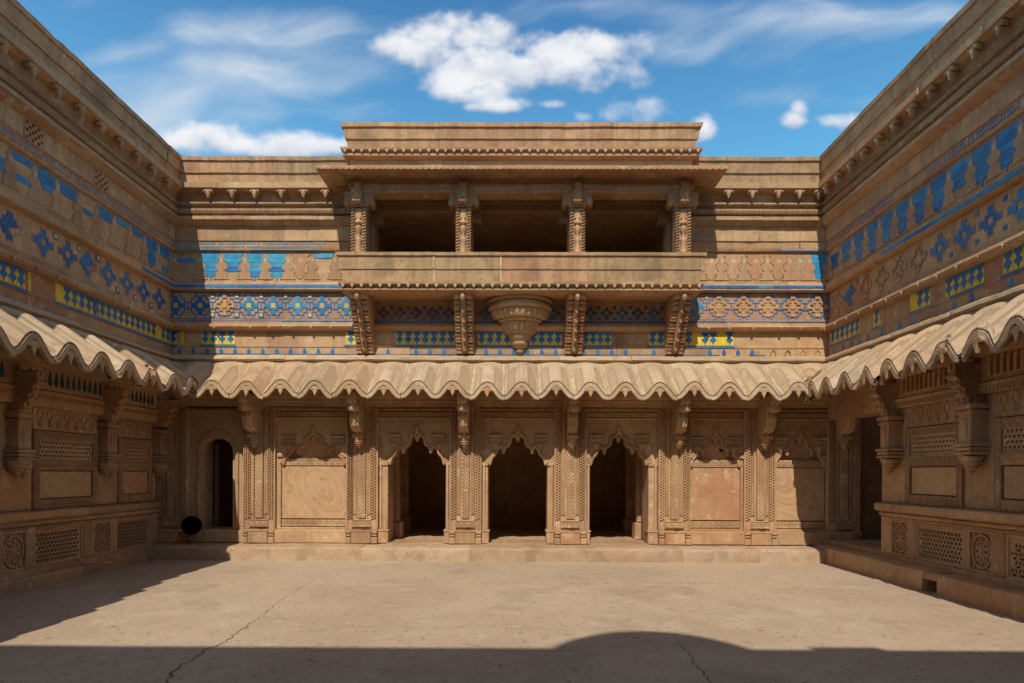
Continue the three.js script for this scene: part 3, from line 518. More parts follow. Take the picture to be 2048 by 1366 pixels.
  // bays
  const cusp = (cx, hw, y0, dy, ky = 1) => { // half outline of the scalloped opening in photograph pixels -> metres
    const k = hw / 58.5, h = [[58.5, 928], [57.5, 921], [56, 921], [53.5, 931], [50.5, 921], [48, 916], [43, 911], [40, 905], [37, 898], [33.5, 896], [31, 898], [27.5, 908], [24.5, 898], [21, 894], [16, 892], [13, 886], [12, 878], [9.5, 874], [5.5, 872], [3, 873], [0, 884]];
    const R = h.map(([x, y]) => [cx + x * k * .0088, Y(y) * ky + dy]), Lf = h.slice(0, -1).map(([x, y]) => [cx - x * k * .0088, Y(y) * ky + dy]).reverse(); return [[cx + hw * .0088, y0], ...R, ...Lf, [cx - hw * .0088, y0]];
  };
  const grow = (P, d) => P.map((p, i) => { const a = P[max(0, i - 2)], b = P[min(P.length - 1, i + 2)]; let dx = b[0] - a[0], dy = b[1] - a[1]; const l = hypot(dx, dy) || 1; return [p[0] + dy / l * d, p[1] - dx / l * d]; });
  const bay = (p0, p1, c, hw, kind) => {
    const x0 = fx(p0) + .285, x1 = fx(p1) - .285, cx = fx(c), top = 2.66, door = kind === 'door', bz = door ? -.30 : -.26;
    const y0 = door ? .236 : Y(918), P = cusp(cx, hw, y0, door ? 0 : -.02);
    const spr = part(door ? 'arch_panel' : 'blind_arch', make(ext([[x0, door ? Y(930) : y0], [x1, door ? Y(930) : y0], [x1, top], [x0, top]].slice(0, 4), -.28, -.085, { holes: [] }).index ? [] : [archPlate(x0, x1, door ? Y(932) : y0, top, P, -.30, -.10)]), pick(door ? M.tan : M.pink), w);
    // raised archivolt following the scallops
    const poly = (o, z, r) => { const q = grow(P.slice(1, -1), o), g = []; for (let i = 0; i + 1 < q.length; i++) { const a = new THREE.Vector3(q[i][0], q[i][1], z), e = new THREE.Vector3(q[i + 1][0], q[i + 1][1], z), l = a.distanceTo(e); if (l < 1e-4) continue; const c = new THREE.CylinderGeometry(r, r, l, 8, 1, true); c.applyQuaternion(new THREE.Quaternion().setFromUnitVectors(new THREE.Vector3(0, 1, 0), e.clone().sub(a).normalize())); c.translate((a.x + e.x) / 2, (a.y + e.y) / 2, z); g.push(c, new THREE.SphereGeometry(r, 8, 6).translate(a.x, a.y, a.z)); } return g; };
    part('archivolt', make([...poly(.026, -.10, .026), ...poly(.066, -.10, .014)], { crease: 1 }), pick(M.tan), spr);
    // finial and the two square corbels in the spandrels
    part('arch_finial', make([ext([[-.06, 0], [.06, 0], [.025, .06], [.035, .10], [0, .17], [-.035, .10], [-.025, .06]], -.12, -.06, { b: .008 }).translate(cx, Y(874) + .05 + (door ? 0 : -.02), 0)]), pick(M.tan), spr);
    for (const s of [-1, 1]) { const qx = cx + s * hw * .76 * .0088, qy = Y(880) + (door ? .0 : -.03), g = [slab(qx - .125, qx + .125, qy + .055, qy + .10, -.12, -.05, .008), slab(qx - .115, qx + .115, qy - .035, qy + .05, -.12, -.065, .006), slab(qx - .125, qx + .125, qy - .06, qy - .04, -.12, -.055, .006)]; for (let i = 0; i < 9; i++) g.push(slab(qx - .105 + i * .0235, qx - .09 + i * .0235, qy - .03, qy + .045, -.07, -.055, .003)); g.push(ext([[-.07, 0], [.07, 0], [.045, -.06], [0, -.13], [-.045, -.06]], -.12, -.04, { b: .02 }).translate(qx, qy - .06, 0)); part('spandrel_corbel', make(g), pick(M.tan), spr); }
    part('tooth_lintel', make(teethH(x0 - .08, x1 + .08, 2.625, -.045)), pick(M.tan), w);
    part('fluted_lintel', make((() => { const g = [slab(x0, x1, 2.49, 2.585, -.25, -.075, .006), slab(x0, x1, 2.455, 2.485, -.25, -.06, .01)]; for (let x = x0 + .02; x < x1 - .02; x += .034) g.push(slab(x - .011, x + .011, 2.50, 2.575, -.08, -.06, .005)); return g; })()), pick(M.tan), w);
    if (door) {
      for (const s of [-1, 1]) { const jx = cx + s * hw * .0088, ex = s < 0 ? x0 : x1; const a = min(jx, ex), b = max(jx, ex);
        const j = part('door_jamb', make([slab(a, b, .25, Y(928), -.30, -.10, .012), slab(s < 0 ? a + .02 : b - .06, s < 0 ? a + .06 : b - .02, yb, Y(928), -.12, -.06, .008), slab(a, b, Y(932), Y(926), -.14, -.075, .008), slab(s < 0 ? b - .075 : a + .02, s < 0 ? b - .02 : a + .075, yb, Y(1042), -.12, -.08, .008)]), pick(M.tan), w);
        part('jamb_base', make([slab(a - (s > 0 ? .02 : 0), b + (s < 0 ? .02 : 0), .25, yb - .02, -.32, -.02, .012), slab(a - (s > 0 ? .03 : 0), b + (s < 0 ? .03 : 0), yb - .03, yb, -.32, -.005, .01)]), pick(M.tan), j); }
      part('door_sill', make(slab(cx - hw * .0088, cx + hw * .0088, .2, .262, -.62, .02, .01)), M.tan[1], w);
    } else {
      const a = cx - hw * .0088, b = cx + hw * .0088;
      { const hole = (hx) => { const q = []; for (let i = 0; i < 14; i++) q.push([hx + .042 * cos(i / 14 * 2 * PI), Y(897) + .042 * sin(i / 14 * 2 * PI)]); return q.reverse(); }; part('niche_back', make(c === 1434 ? ext([[x0, Y(918)], [x1, Y(918)], [x1, top], [x0, top]], -.27, -.20, { holes: [hole(fx(1411)), hole(fx(1450))] }) : slab(x0, x1, Y(918), top, -.3, -.20, .004)), M.pink[1], w); }
      part('carved_band', make(slab(a, b, Y(933), Y(918), -.3, -.115, .008)), M.scroll, w);
      const vp = make(slab(a, b, Y(1040), Y(934), -.3, -.13, .006), { keep: true }), rings = c !== 1434; if (rings) { const q = vp.attributes.uv, f = c === 624 ? [1, 0, 1, 0] : [.55, -.42, .8, -.1]; for (let i = 0; i < q.count; i++) q.setXY(i, (q.getX(i) - a) / (b - a) * f[0] + f[1], (q.getY(i) - Y(1040)) / (Y(934) - Y(1040)) * f[2] + f[3]); }
      part('veined_panel', vp, rings ? M.rings : M.tan[3], w);
      part('carved_band', make(slab(a, b, Y(1056), Y(1042), -.3, -.12, .008)), M.scroll, w);
      part('base_slab', make(slab(x0 - .02, x1 + .02, .25, yb, -.3, -.0, .012)), pick(M.tan), w);
      part('panel_frame', make([slab(x0, a, yb, Y(918), -.3, -.085, .008), slab(b, x1, yb, Y(918), -.3, -.085, .008), slab(x0, x1, yb, Y(1057), -.3, -.10, .006)]), pick(M.tan), w);
      for (const s of [-1, 1]) part('capital_stub', make([slab(s < 0 ? a - .06 : b - .04, s < 0 ? a + .04 : b + .06, Y(916), Y(908), -.12, -.05, .01)]), pick(M.tan), w);
    }
  };
  function archPlate(x0, x1, y0, y1, P, z0, z1) { // plate with the opening cut from its lower edge
    const o = P.slice(1, -1), pts = [[x0, y0], [x0, y1], [x1, y1], [x1, y0], [o[0][0], y0], ...o, [o[o.length - 1][0], y0]]; return ext(pts.reverse(), z0, z1);
  }
  bay(517, 723, 624, 66, 'blind'); bay(723, 931, 832, 58.5, 'door'); bay(931, 1141, 1035.5, 60, 'door'); bay(1141, 1350, 1239, 60, 'door'); bay(1350, 1522, 1434, 51, 'blind'); bay(1522, 1690, 1604, 52, 'blind');
  // left end bay with a round-headed door
  {
    const x0 = fx(340) + .285, x1 = fx(517) - .285, cx = fx(430), hw = .262, ys = Y(905), yo = Y(1062), arch = []; for (let i = 0; i <= 14; i++) { const a = PI * i / 14; arch.push([cx + hw * cos(a), ys + hw * .92 * sin(a)]); }
    const P = [[cx + hw, yo], ...arch, [cx - hw, yo]];
    part('arch_panel', make(ext([[x0, .25], [x1, .25], [x1, 2.66], [x0, 2.66]], -.21, -.12, { holes: [P] })), M.pink[2], w);
    const big = (k, d) => { const o = []; for (let i = 0; i <= 14; i++) { const a = PI * i / 14; o.push([cx + (hw + k) * cos(a), ys + (hw * .92 + k) * sin(a) + d * pow(sin(a), 6)]); } return o; };
    part('archivolt', make([ext([...big(.05, 0), ...big(.11, .05).reverse()], -.13, -.09, { b: .008 }), slab(cx + hw + .05, cx + hw + .11, yo, ys, -.13, -.09, .008), slab(cx - hw - .11, cx - hw - .05, yo, ys, -.13, -.09, .008)]), M.tan[1], w);
    part('door_sill', make(slab(cx - hw - .05, cx + hw + .05, yo - .05, yo, -.3, -.09, .008)), M.tan[3], w);
    part('carved_band', make([slab(x0, cx - hw - .13, Y(1056), Y(1046), -.14, -.11, .006), slab(cx + hw + .13, x1, Y(1056), Y(1046), -.14, -.11, .006)]), M.scroll, w);
    part('base_slab', make(slab(x0, x1, .25, Y(1064), -.3, -.06, .01)), M.pink[0], w);
    part('tooth_lintel', make(teethH(x0 - .08, x1 + .08, 2.60, -.045)), M.tan[1], w);
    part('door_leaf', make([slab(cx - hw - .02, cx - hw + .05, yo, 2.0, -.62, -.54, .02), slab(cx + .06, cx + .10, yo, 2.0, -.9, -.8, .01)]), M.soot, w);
    part('round_lamp', make(new THREE.SphereGeometry(.02, 8, 6)), M.black, w, { at: [cx, 2.3, -.1] }).removeFromParent();
  }
}

// ================= EAVES =================
// corrugated stone slabs: p projection, crests at the given places along the wall
const G_eavePendant = make(ext(fleur.map(([x, y]) => [x * 1.05, y * 1.0]), -.035, .005, { b: .006 }), { keep: true });
function eave(thingObj, crests, pitch, p, c0, c1, { chip = 0, more = () => 0 } = {}) {
  const us = [-.5, -.46, -.42, -.36, -.3, -.24, -.18, -.12, -.075, -.058, -.05, -.042, -.02, 0, .02, .042, .05, .058, .075, .12, .18, .24, .3, .36, .42, .435, .445, .455, .47, .5];
  const ss_ = [0, .06, .14, .22, .3, .4, .5, .6, .7, .8, .9, .97, 1];
  crests.forEach((c, idx) => {
    const sd = rnd(40), dz = rnd(-.018, .018), g1 = rnd() < .75 ? .011 : .002, g2 = rnd(-.012, .012), dp = rnd(-.012, .012);
    const Yt = (u, s, t) => {
      const a = .012 + .098 * ss(0, .42, s), x = u * 2 * PI; const w = cos(x - .28 * sin(x));
      let y = lerp(3.47, 2.905, pow(s, .93)) + a * w + dz * s;
      if (abs(abs(u - g2) - .05) < .004 && s > .1) y -= g1 * .75; if (abs(u - .445) < .004 && s > .2) y -= .009;
      return y + .006 * n3(t * 4, s * 3, sd) + .003 * n3(t * 17, s * 13, sd);
    };
    const pos = (u, s, th, ds = 0) => { let t = c + clamp(u, -.496, .496) * pitch; let dy = th; if (th) { const wv = (v) => .098 * cos(2 * PI * v - .28 * sin(2 * PI * v)), sl = (wv(u + .03) - wv(u - .03)) / (.06 * pitch), k = 1 / sqrt(1 + sl * sl); dy = th * k; t = clamp(t + th * sl * k, c - .496 * pitch, c + .496 * pitch); } const ch = s > .95 && chip ? max(0, n3(t * 6, 5.5, sd) - .18) * chip : 0; const o = .02 + (s * (p - .02)) - ds - ch + (dp + more(c)) * s; let x = t; if (c0 !== undefined) x = max(x, c0 + o - .10); if (c1 !== undefined) x = min(x, c1 - o + .10); return [x, Yt(u, s, c + u * pitch) - dy, o]; };
    const rows = []; for (const s of ss_) rows.push(us.map((u) => pos(u, s, 0)));
    const e = [[1, .012, -.002], [1, .014, .022], [1, .028, .022], [1, .030, -.010], [1, .088, -.010], [1, .098, .03]]; for (const [s, dy, ds] of e) rows.push(us.map((u) => pos(u, s, dy, ds)));
    for (const s of [.8, .5, .2, 0]) rows.push(us.map((u) => pos(u, s, .095)));
    const t = []; for (let i = 0; i + 1 < rows.length; i++) for (let k = 0; k + 1 < us.length; k++) { const a = rows[i][k], b = rows[i][k + 1], c2 = rows[i + 1][k + 1], d = rows[i + 1][k]; t.push(...a, ...d, ...c2, ...a, ...c2, ...b); }
    for (const k of [0, us.length - 1]) for (let i = 0; i < 10; i++) { const a = rows[i][k], b = rows[i + 1][k], m = (q) => [q[0], q[1] - .10, q[2]]; t.push(...a, ...b, ...m(b), ...a, ...m(b), ...m(a)); }
    // slabs wholly beyond the mitre are left out
    let xs = rows[12].map((q) => q[0]); if (max(...xs) - min(...xs) < .03) { xs = rows[0].map((q) => q[0]); if (max(...xs) - min(...xs) < .03) return; }
    const m = part('eave_slab', make(fromTris(t), { crease: .45 }), pick(M.pale), thingObj);
    if ((c0 === undefined || c > c0 + p + .05) && (c1 === undefined || c < c1 - p - .05)) part('eave_pendant', G_eavePendant, pick(M.tan), m, { at: [c, Yt(0, 1, c) - .108, p + .002] });
  });
}
const eF = thing('stone_eave', 'sunlit corrugated stone eave across the front wall below the balcony', 'eave', [0, 0, ZF], 0, 'corrugated stone eaves round the courtyard');
const eL = thing('stone_eave', 'corrugated stone eave along the left wall, mostly in shade', 'eave', [XL, 0, 0], PI / 2, 'corrugated stone eaves round the courtyard');
const eR = thing('stone_eave', 'corrugated stone eave along the right wall with dark outlined edge', 'eave', [XR, 0, 0], -PI / 2, 'corrugated stone eaves round the courtyard');
{
  const pf = .80, c0 = gx(422.5, -ZF - pf), c1 = gx(1597, -ZF - pf), n = 17, pt = (c1 - c0) / n, cs = []; for (let i = -2; i <= n + 2; i++) cs.push(c0 + i * pt);
  eave(eF, cs, pt, pf, XL, XR, { chip: .08 });
  const pl = .84, tl = 10.13, cl = []; for (let i = -1; i < 17; i++) cl.push(tl - i * .56); eave(eL, cl, .56, pl, undefined, -ZF, { chip: .22, more: (t) => .34 * ss(6.9, 3.6, t) });  // left eave: unseen near end overhangs further, shaped to shift its floor shadow
  const prr = .71, tr = -9.62 - .02, cr = []; for (let i = -2; i < 17; i++) cr.push(tr + i * .522); eave(eR, cr, .522, prr, ZF, undefined, { chip: .12 });
  // lime mortar filling the two inner corners
  for (const [w, x] of [[eF, XL], [eF, XR]]) { const s = x < 0 ? 1 : -1, g = []; for (let i = 0; i < 9; i++) { const o = i * .085, y = 3.47 - .60 * o / .8; g.push(new THREE.SphereGeometry(.085 + .02 * n3(i * 1.7, x, 2), 9, 7).scale(1, .55, 1).translate(x + s * o, y - .02, o)); } part('mortar_fillet', make(g), M.pale[1], w); }
}

// ================= SIDE WALLS =================
function hexHoles(w, h, r, gap) { const H = [], dx = (r * sqrt(3) + gap), dy = dx * .866; let row = 0; for (let y = -h / 2 + r + gap; y < h / 2 - r; y += dy, row++) for (let x = -w / 2 + r + gap + (row % 2 ? dx / 2 : 0); x < w / 2 - r * .9 - gap * .5; x += dx) { const q = []; for (let i = 0; i < 6; i++) { const a = PI / 6 + i * PI / 3; q.push([x + r * cos(a), y + r * sin(a)]); } H.push(q.reverse()); } return H; }
function triHoles(w, h, s, gap) { const H = [], rows = Math.round(h / s); const hh = (h - .02) / rows; for (let k = 0; k < rows; k++) for (let x = -w / 2 + s * .6 + (k % 2 ? s * .5 : 0); x < w / 2 - s * .5; x += s) { const y = -h / 2 + .012 + k * hh; H.push([[x - s * .40, y + hh - gap], [x, y + gap * .4], [x + s * .40, y + hh - gap]].reverse()); } return H; }
function starHoles(w, h, s, b) { // hexagons split into rhombs: a six-pointed star lattice
  const H = [], dx = s * sqrt(3), dy = s * 1.5; let row = 0; for (let y = -h / 2 + s; y < h / 2 - s * .8; y += dy, row++) for (let x = -w / 2 + s + (row % 2 ? dx / 2 : 0); x < w / 2 - s * .8; x += dx) for (let k = 0; k < 3; k++) { const a = PI / 2 + k * 2 * PI / 3, c = [x + cos(a + PI / 3) * s * .5, y + sin(a + PI / 3) * s * .5], q = []; const v = [[0, 0], [cos(a), sin(a)], [cos(a) + cos(a + 2 * PI / 3), sin(a) + sin(a + 2 * PI / 3)], [cos(a + 2 * PI / 3), sin(a + 2 * PI / 3)]]; for (const p of v) q.push([c[0] + (x + p[0] * s - c[0]) * b, c[1] + (y + p[1] * s - c[1]) * b]); H.push(q.reverse()); } return H;
}
const rect = (w, h) => [[-w / 2, -h / 2], [w / 2, -h / 2], [w / 2, h / 2], [-w / 2, h / 2]];
const screens = {};
function screen(kind, w, h) { const k = kind + w.toFixed(2) + h.toFixed(2); if (!screens[k]) { const H = kind === 'hex' ? hexHoles(w, h, .031, .012) : kind === 'tri' ? triHoles(w, h, .062, .012) : starHoles(w, h, .062, .74); screens[k] = make(ext(rect(w, h), -.05, 0, { holes: H }), { keep: true }); } return screens[k]; }
const lens = (r0, r1, w, n = 10) => { const q = []; for (let i = 0; i <= n; i++) { const t = i / n; q.push([lerp(r0, r1, t), w * sin(PI * pow(t, .8))]); } for (let i = n - 1; i > 0; i--) { const t = i / n; q.push([lerp(r0, r1, t), -w * sin(PI * pow(t, .8))]); } return q; };
const G_rosette = (() => {
  const g = [], R = .165; for (let k = 0; k < 8; k++) { const o = lens(.028, R * .93, .034), i = lens(.045, R * .80, .018); const e = ext(o, 0, .024, { holes: [i.reverse()] }); e.rotateZ(k * PI / 4); g.push(e); const e2 = ext(lens(.05, R, .02), 0, .014, { b: .004 }); e2.rotateZ(k * PI / 4 + PI / 8); g.push(e2); }
  const c = (r, n = 24) => { const q = []; for (let i = 0; i < n; i++) q.push([r * cos(i / n * 2 * PI), r * sin(i / n * 2 * PI)]); return q; };
  g.push(ext(c(R + .022), 0, .028, { holes: [c(R).reverse()] }), ext(c(.03, 12), 0, .04, { b: .008 }));
  for (const [sx, sy] of [[1, 1], [1, -1], [-1, 1], [-1, -1]]) { const q = ext(lens(.0, .07, .02), 0, .02, { b: .004 }); q.rotateZ(atan2(sy, sx)); q.translate(sx * .135, sy * .155, 0); g.push(q); }
  return make(g, { keep: true });
})();
const G_S = (() => { const g = []; for (const s of [-1, 1]) { g.push(tube([[s * .005, .11, 0], [s * .045, .085, 0], [s * .05, .03, 0], [s * .02, -.01, 0], [s * .012, -.05, 0], [s * .04, -.085, 0]].map((p) => [p[0], p[1], p[2]]), .009, 5)); } g.push(new THREE.OctahedronGeometry(.028).translate(0, -.10, 0)); return make(g, { keep: true }); })();
// hanging pier on a turned corbel (front face at z = d)
function pier(d, hw, dy) {
  const g = []; g.push(slab(-hw, hw, 1.86, 2.30, -.1, d, .012), slab(-hw - .035, hw + .035, 2.27, 2.33, -.1, d + .035, .01), slab(-hw - .02, hw + .02, 2.21, 2.25, -.1, d + .02, .01), slab(-hw * .45, hw * .45, 1.93, 2.16, d - .02, d + .012, .006), slab(-hw - .045, hw + .045, 1.83, 1.87, -.1, d + .045, .01), slab(-hw - .03, hw + .03, 1.78, 1.82, -.1, d + .03, .01), slab(-hw - .04, hw + .04, 1.735, 1.77, -.1, d + .035, .012));
  const cone = [[0, 1.50], [.018, 1.53], [.05, 1.555], [.045, 1.575], [.085, 1.60], [.08, 1.625], [.115, 1.65], [.11, 1.675], [.13, 1.70], [.125, 1.735]]; g.push(lathe(cone, 12).translate(-hw * .35, 0, d * .45), lathe(cone.map(([r, y]) => [r * .75, y - .02]), 12).translate(hw * .35, .0, d * .72));
  g.forEach((q) => q.translate(0, dy, 0)); return g;
}
function lowerSide(w, sgn, dy, oW, oB, oL, per, pierD, panels, benches, t0, t1, drop) {
  // sgn: +1 the left wall (t = depth), -1 the right wall (t = -depth)
  const T = (d) => sgn * d, R = (a, b) => [min(T(a), T(b)), max(T(a), T(b))];
  const A0 = min(T(t0), T(t1)), A1 = max(T(t0), T(t1));
  part('wall_core', make([box(A0, A1, 1.0 + dy, 3.5, oW - .5, oW - .09), box(A0, A1, 0, 1.0 + dy, oB - .6, oB - .16)]), M.room, w);
  course(w, 'ledge_block', [[oB - .05, .955 + dy], [oL - .03, .96 + dy], [oL - .005, .985 + dy], [oL, 1.0 + dy], [oL, 1.07 + dy], [oL - .03, 1.085 + dy], [oW - .12, 1.09 + dy]], A0, A1, [...M.pink, M.tan[1]], { amp: .005, len: [1.2, 2] });
  course(w, 'ledge_block', [[oB - .05, .885 + dy], [oB + .02, .89 + dy], [oB + .04, .91 + dy], [oB + .04, .935 + dy], [oB + .01, .956 + dy]], A0, A1, M.tan, { amp: .004 });
  course(w, 'base_block', [[oB, .24 + dy], [oB, .34 + dy], [oB - .02, .345 + dy]], A0, A1, M.tan, { amp: .005 });
  const tb = (z0, z1, y0, y1, z, m, name = 'wall_slab') => { const [a, b] = R(z0, z1); return part(name, make(slab(a, b, y0 + dy, y1 + dy, z - .12, z, .008)), m, w); };
  // bench front: rosettes and pierced screens
  let prev = t0; const flat = [];
  for (const [kind, a, b] of benches) { flat.push([prev, a]); prev = b;
    const [p, q] = R(a, b), cx = (p + q) / 2, W = q - p, y0 = .345 + dy, y1 = .845 + dy;
    if (kind === 'rose') { const r = part('rosette_panel', make([slab(p, q, y0, y1, oB - .14, oB - .045, .006), slab(p, p + .03, y0, y1, oB - .14, oB, .008), slab(q - .03, q, y0, y1, oB - .14, oB, .008), slab(p + .03, q - .03, y1 - .03, y1, oB - .14, oB - .001, .008), slab(p + .03, q - .03, y0, y0 + .03, oB - .14, oB - .001, .008)]), pick(M.pink), w); part('rosette', G_rosette, pick(M.tan), r, { at: [cx, (y0 + y1) / 2, oB - .046] }).scale.set((W - .07) / .39, (y1 - y0 - .07) / .39, 1); }
    else { const r = part('screen_frame', make([slab(p, p + .035, y0, y1, oB - .14, oB - .012, .008), slab(q - .035, q, y0, y1, oB - .14, oB - .012, .008), slab(p + .035, q - .035, y1 - .035, y1, oB - .14, oB - .013, .008), slab(p + .035, q - .035, y0, y0 + .02, oB - .14, oB - .013, .008)]), pick(M.pink), w); part('pierced_screen', screen(kind, W - .07, y1 - y0 - .055), pick(M.tan), r, { at: [cx, (y0 + y1) / 2 - .0075, oB - .035] }); }
  }
  flat.push([prev, t1]); for (const [a, b] of flat) if (abs(a - b) > .01) tb(a, b, .345, .885, oB, pick(M.tan), 'bench_slab');
  part('bench_top', make(box(A0, A1, .845 + dy, .884 + dy, oB - .14, oB - .004)), M.tan[1], w);
  // panels above the ledge
  let pv = t0; const gapsU = [];
  for (const [a, b, carve] of panels) { gapsU.push([pv, a]); pv = b; const [p, q] = R(a, b), cx = (p + q) / 2, f = .10, CM = carve ? M.lattice : M.key;
    const F = (x0, x1, y0, y1, z, m, n, par = w) => part(n, make(slab(x0, x1, y0 + dy, y1 + dy, z - .08, z, .006)), m, par);
    F(p, p + f, 1.09, 2.14, oW + .015, CM, 'carved_border'); F(q - f, q, 1.09, 2.14, oW + .015, CM, 'carved_border');
    F(p + f, q - f, 1.09, 1.225, oW + .012, CM, 'carved_band'); F(p + f, q - f, 1.61, 1.74, oW + .012, CM, 'carved_band'); F(p + f, q - f, 2.035, 2.14, oW + .012, CM, 'carved_band');
    F(p + f + .012, q - f - .012, 1.235, 1.60, oW - .015, pick(M.pink), 'plain_panel');
    part('screen_frame', make([slab(p + f, q - f, 1.74 + dy, 1.755 + dy, oW - .06, oW + .008, .004), slab(p + f, q - f, 2.02 + dy, 2.035 + dy, oW - .06, oW + .008, .004)]), pick(M.tan), w);
    part('pierced_screen', screen('tri', q - p - 2 * f - .01, .262), pick(M.tan), w, { at: [cx, 1.888 + dy, oW - .01] });
    const sp = F(p, q, 2.15, 2.44, oW - .005, pick(M.tan), 'scroll_panel'); const n = max(3, Math.round((q - p - .06) / .17)); for (let i = 0; i < n; i++) part('scroll_relief', G_S, pick(M.tan), sp, { at: [p + .03 + (i + .5) * (q - p - .06) / n, 2.30 + dy, oW] });
  }
  gapsU.push([pv, t1]); for (const [a, b] of gapsU) if (abs(a - b) > .01) { tb(a, b, 1.09, 2.44, oW - .02, pick(M.pink)); }
  // piers on corbels with brackets up to the eave
  const g0 = make(pier(dy ? .15 : .20, .10, dy)), br = make([side([[-.05, 2.33], [.20, 2.33], [.205, 2.40], [.235, 2.43], [.25, 2.50], [.29, 2.53], [.30, 2.60], [.35, 2.63], [.36, 2.72], [.36, 2.80], [-.05, 2.82]].map(([o, y]) => [o, y + dy * .5]), -.065, .065, .012), side([[.0, 2.33], [.21, 2.34], [.38, 2.74], [.38, 2.80], [0, 2.8]].map(([o, y]) => [o, y + dy * .5]), -.02, .02, .008), ...[[.225, 2.44], [.28, 2.55], [.335, 2.66]].map(([o, y]) => new THREE.CylinderGeometry(.034, .034, .17, 12).rotateZ(PI / 2).translate(0, y + dy * .5, o))]);
  for (const d of pierD) { const p = part('hanging_pier', g0, pick(M.tan), w, { at: [T(d), 0, oW - .01] }); part('eave_bracket', br, pick(M.tan), p); }
  // beams below the eave, with saw-tooth edge and a row of drops or slots
  course(w, 'lintel_block', [[oW - .03, 2.44 + dy], [oW + .06, 2.45 + dy], [oW + .08, 2.56], [oW + .05, 2.58], [oW + .05, 2.62]], A0, A1, M.tan, { amp: .003, dens: .3 });
  course(w, 'lintel_block', [[oW + .05, 2.61], [oW + .05, 2.86], [oW + .12, 2.87], [oW + .14, 3.0], [0, 3.02], [0, 3.46]], A0, A1, M.tan, { amp: .003, dens: .3 });
  const saw = []; for (let x = A0 + .03; x < A1; x += .058) saw.push(ext([[-.027, 0], [.027, 0], [0, -.05]], oW + .04, oW + .085, {}).translate(x, 2.50, 0)); part('sawtooth_moulding', make(saw), M.tan[1], w, { stuff: true });
  if (drop) { const G = make(ext([[0, .105], [.012, .06], [.030, -.01], [.034, -.05], [.024, -.08], [0, -.092], [-.024, -.08], [-.034, -.05], [-.030, -.01], [-.012, .06]], -.01, .010, { b: .003 }), { keep: true }); for (let d = t1 - .1; d > 6.6; d -= .112) { if (pierD.some((q) => abs(q - d) < .15)) continue; part('teardrop_tile', G, pick(M.petrol), w, { at: [T(d), 2.73, oW + .05] }); } }
  else for (let d = 6.2; d < t1 - .05; d += .094) { if (pierD.some((q) => abs(q - d) < .14)) continue; part('comb_bar', make(ext([[-.022, -.1], [-.022, .085], [-.008, .1], [.03, .1], [.03, .07], [.022, .06], [.022, -.1]], oW + .04, oW + .085, { b: .004 })), pick(M.tan), w, { at: [T(d), 2.735, 0] }); }
}
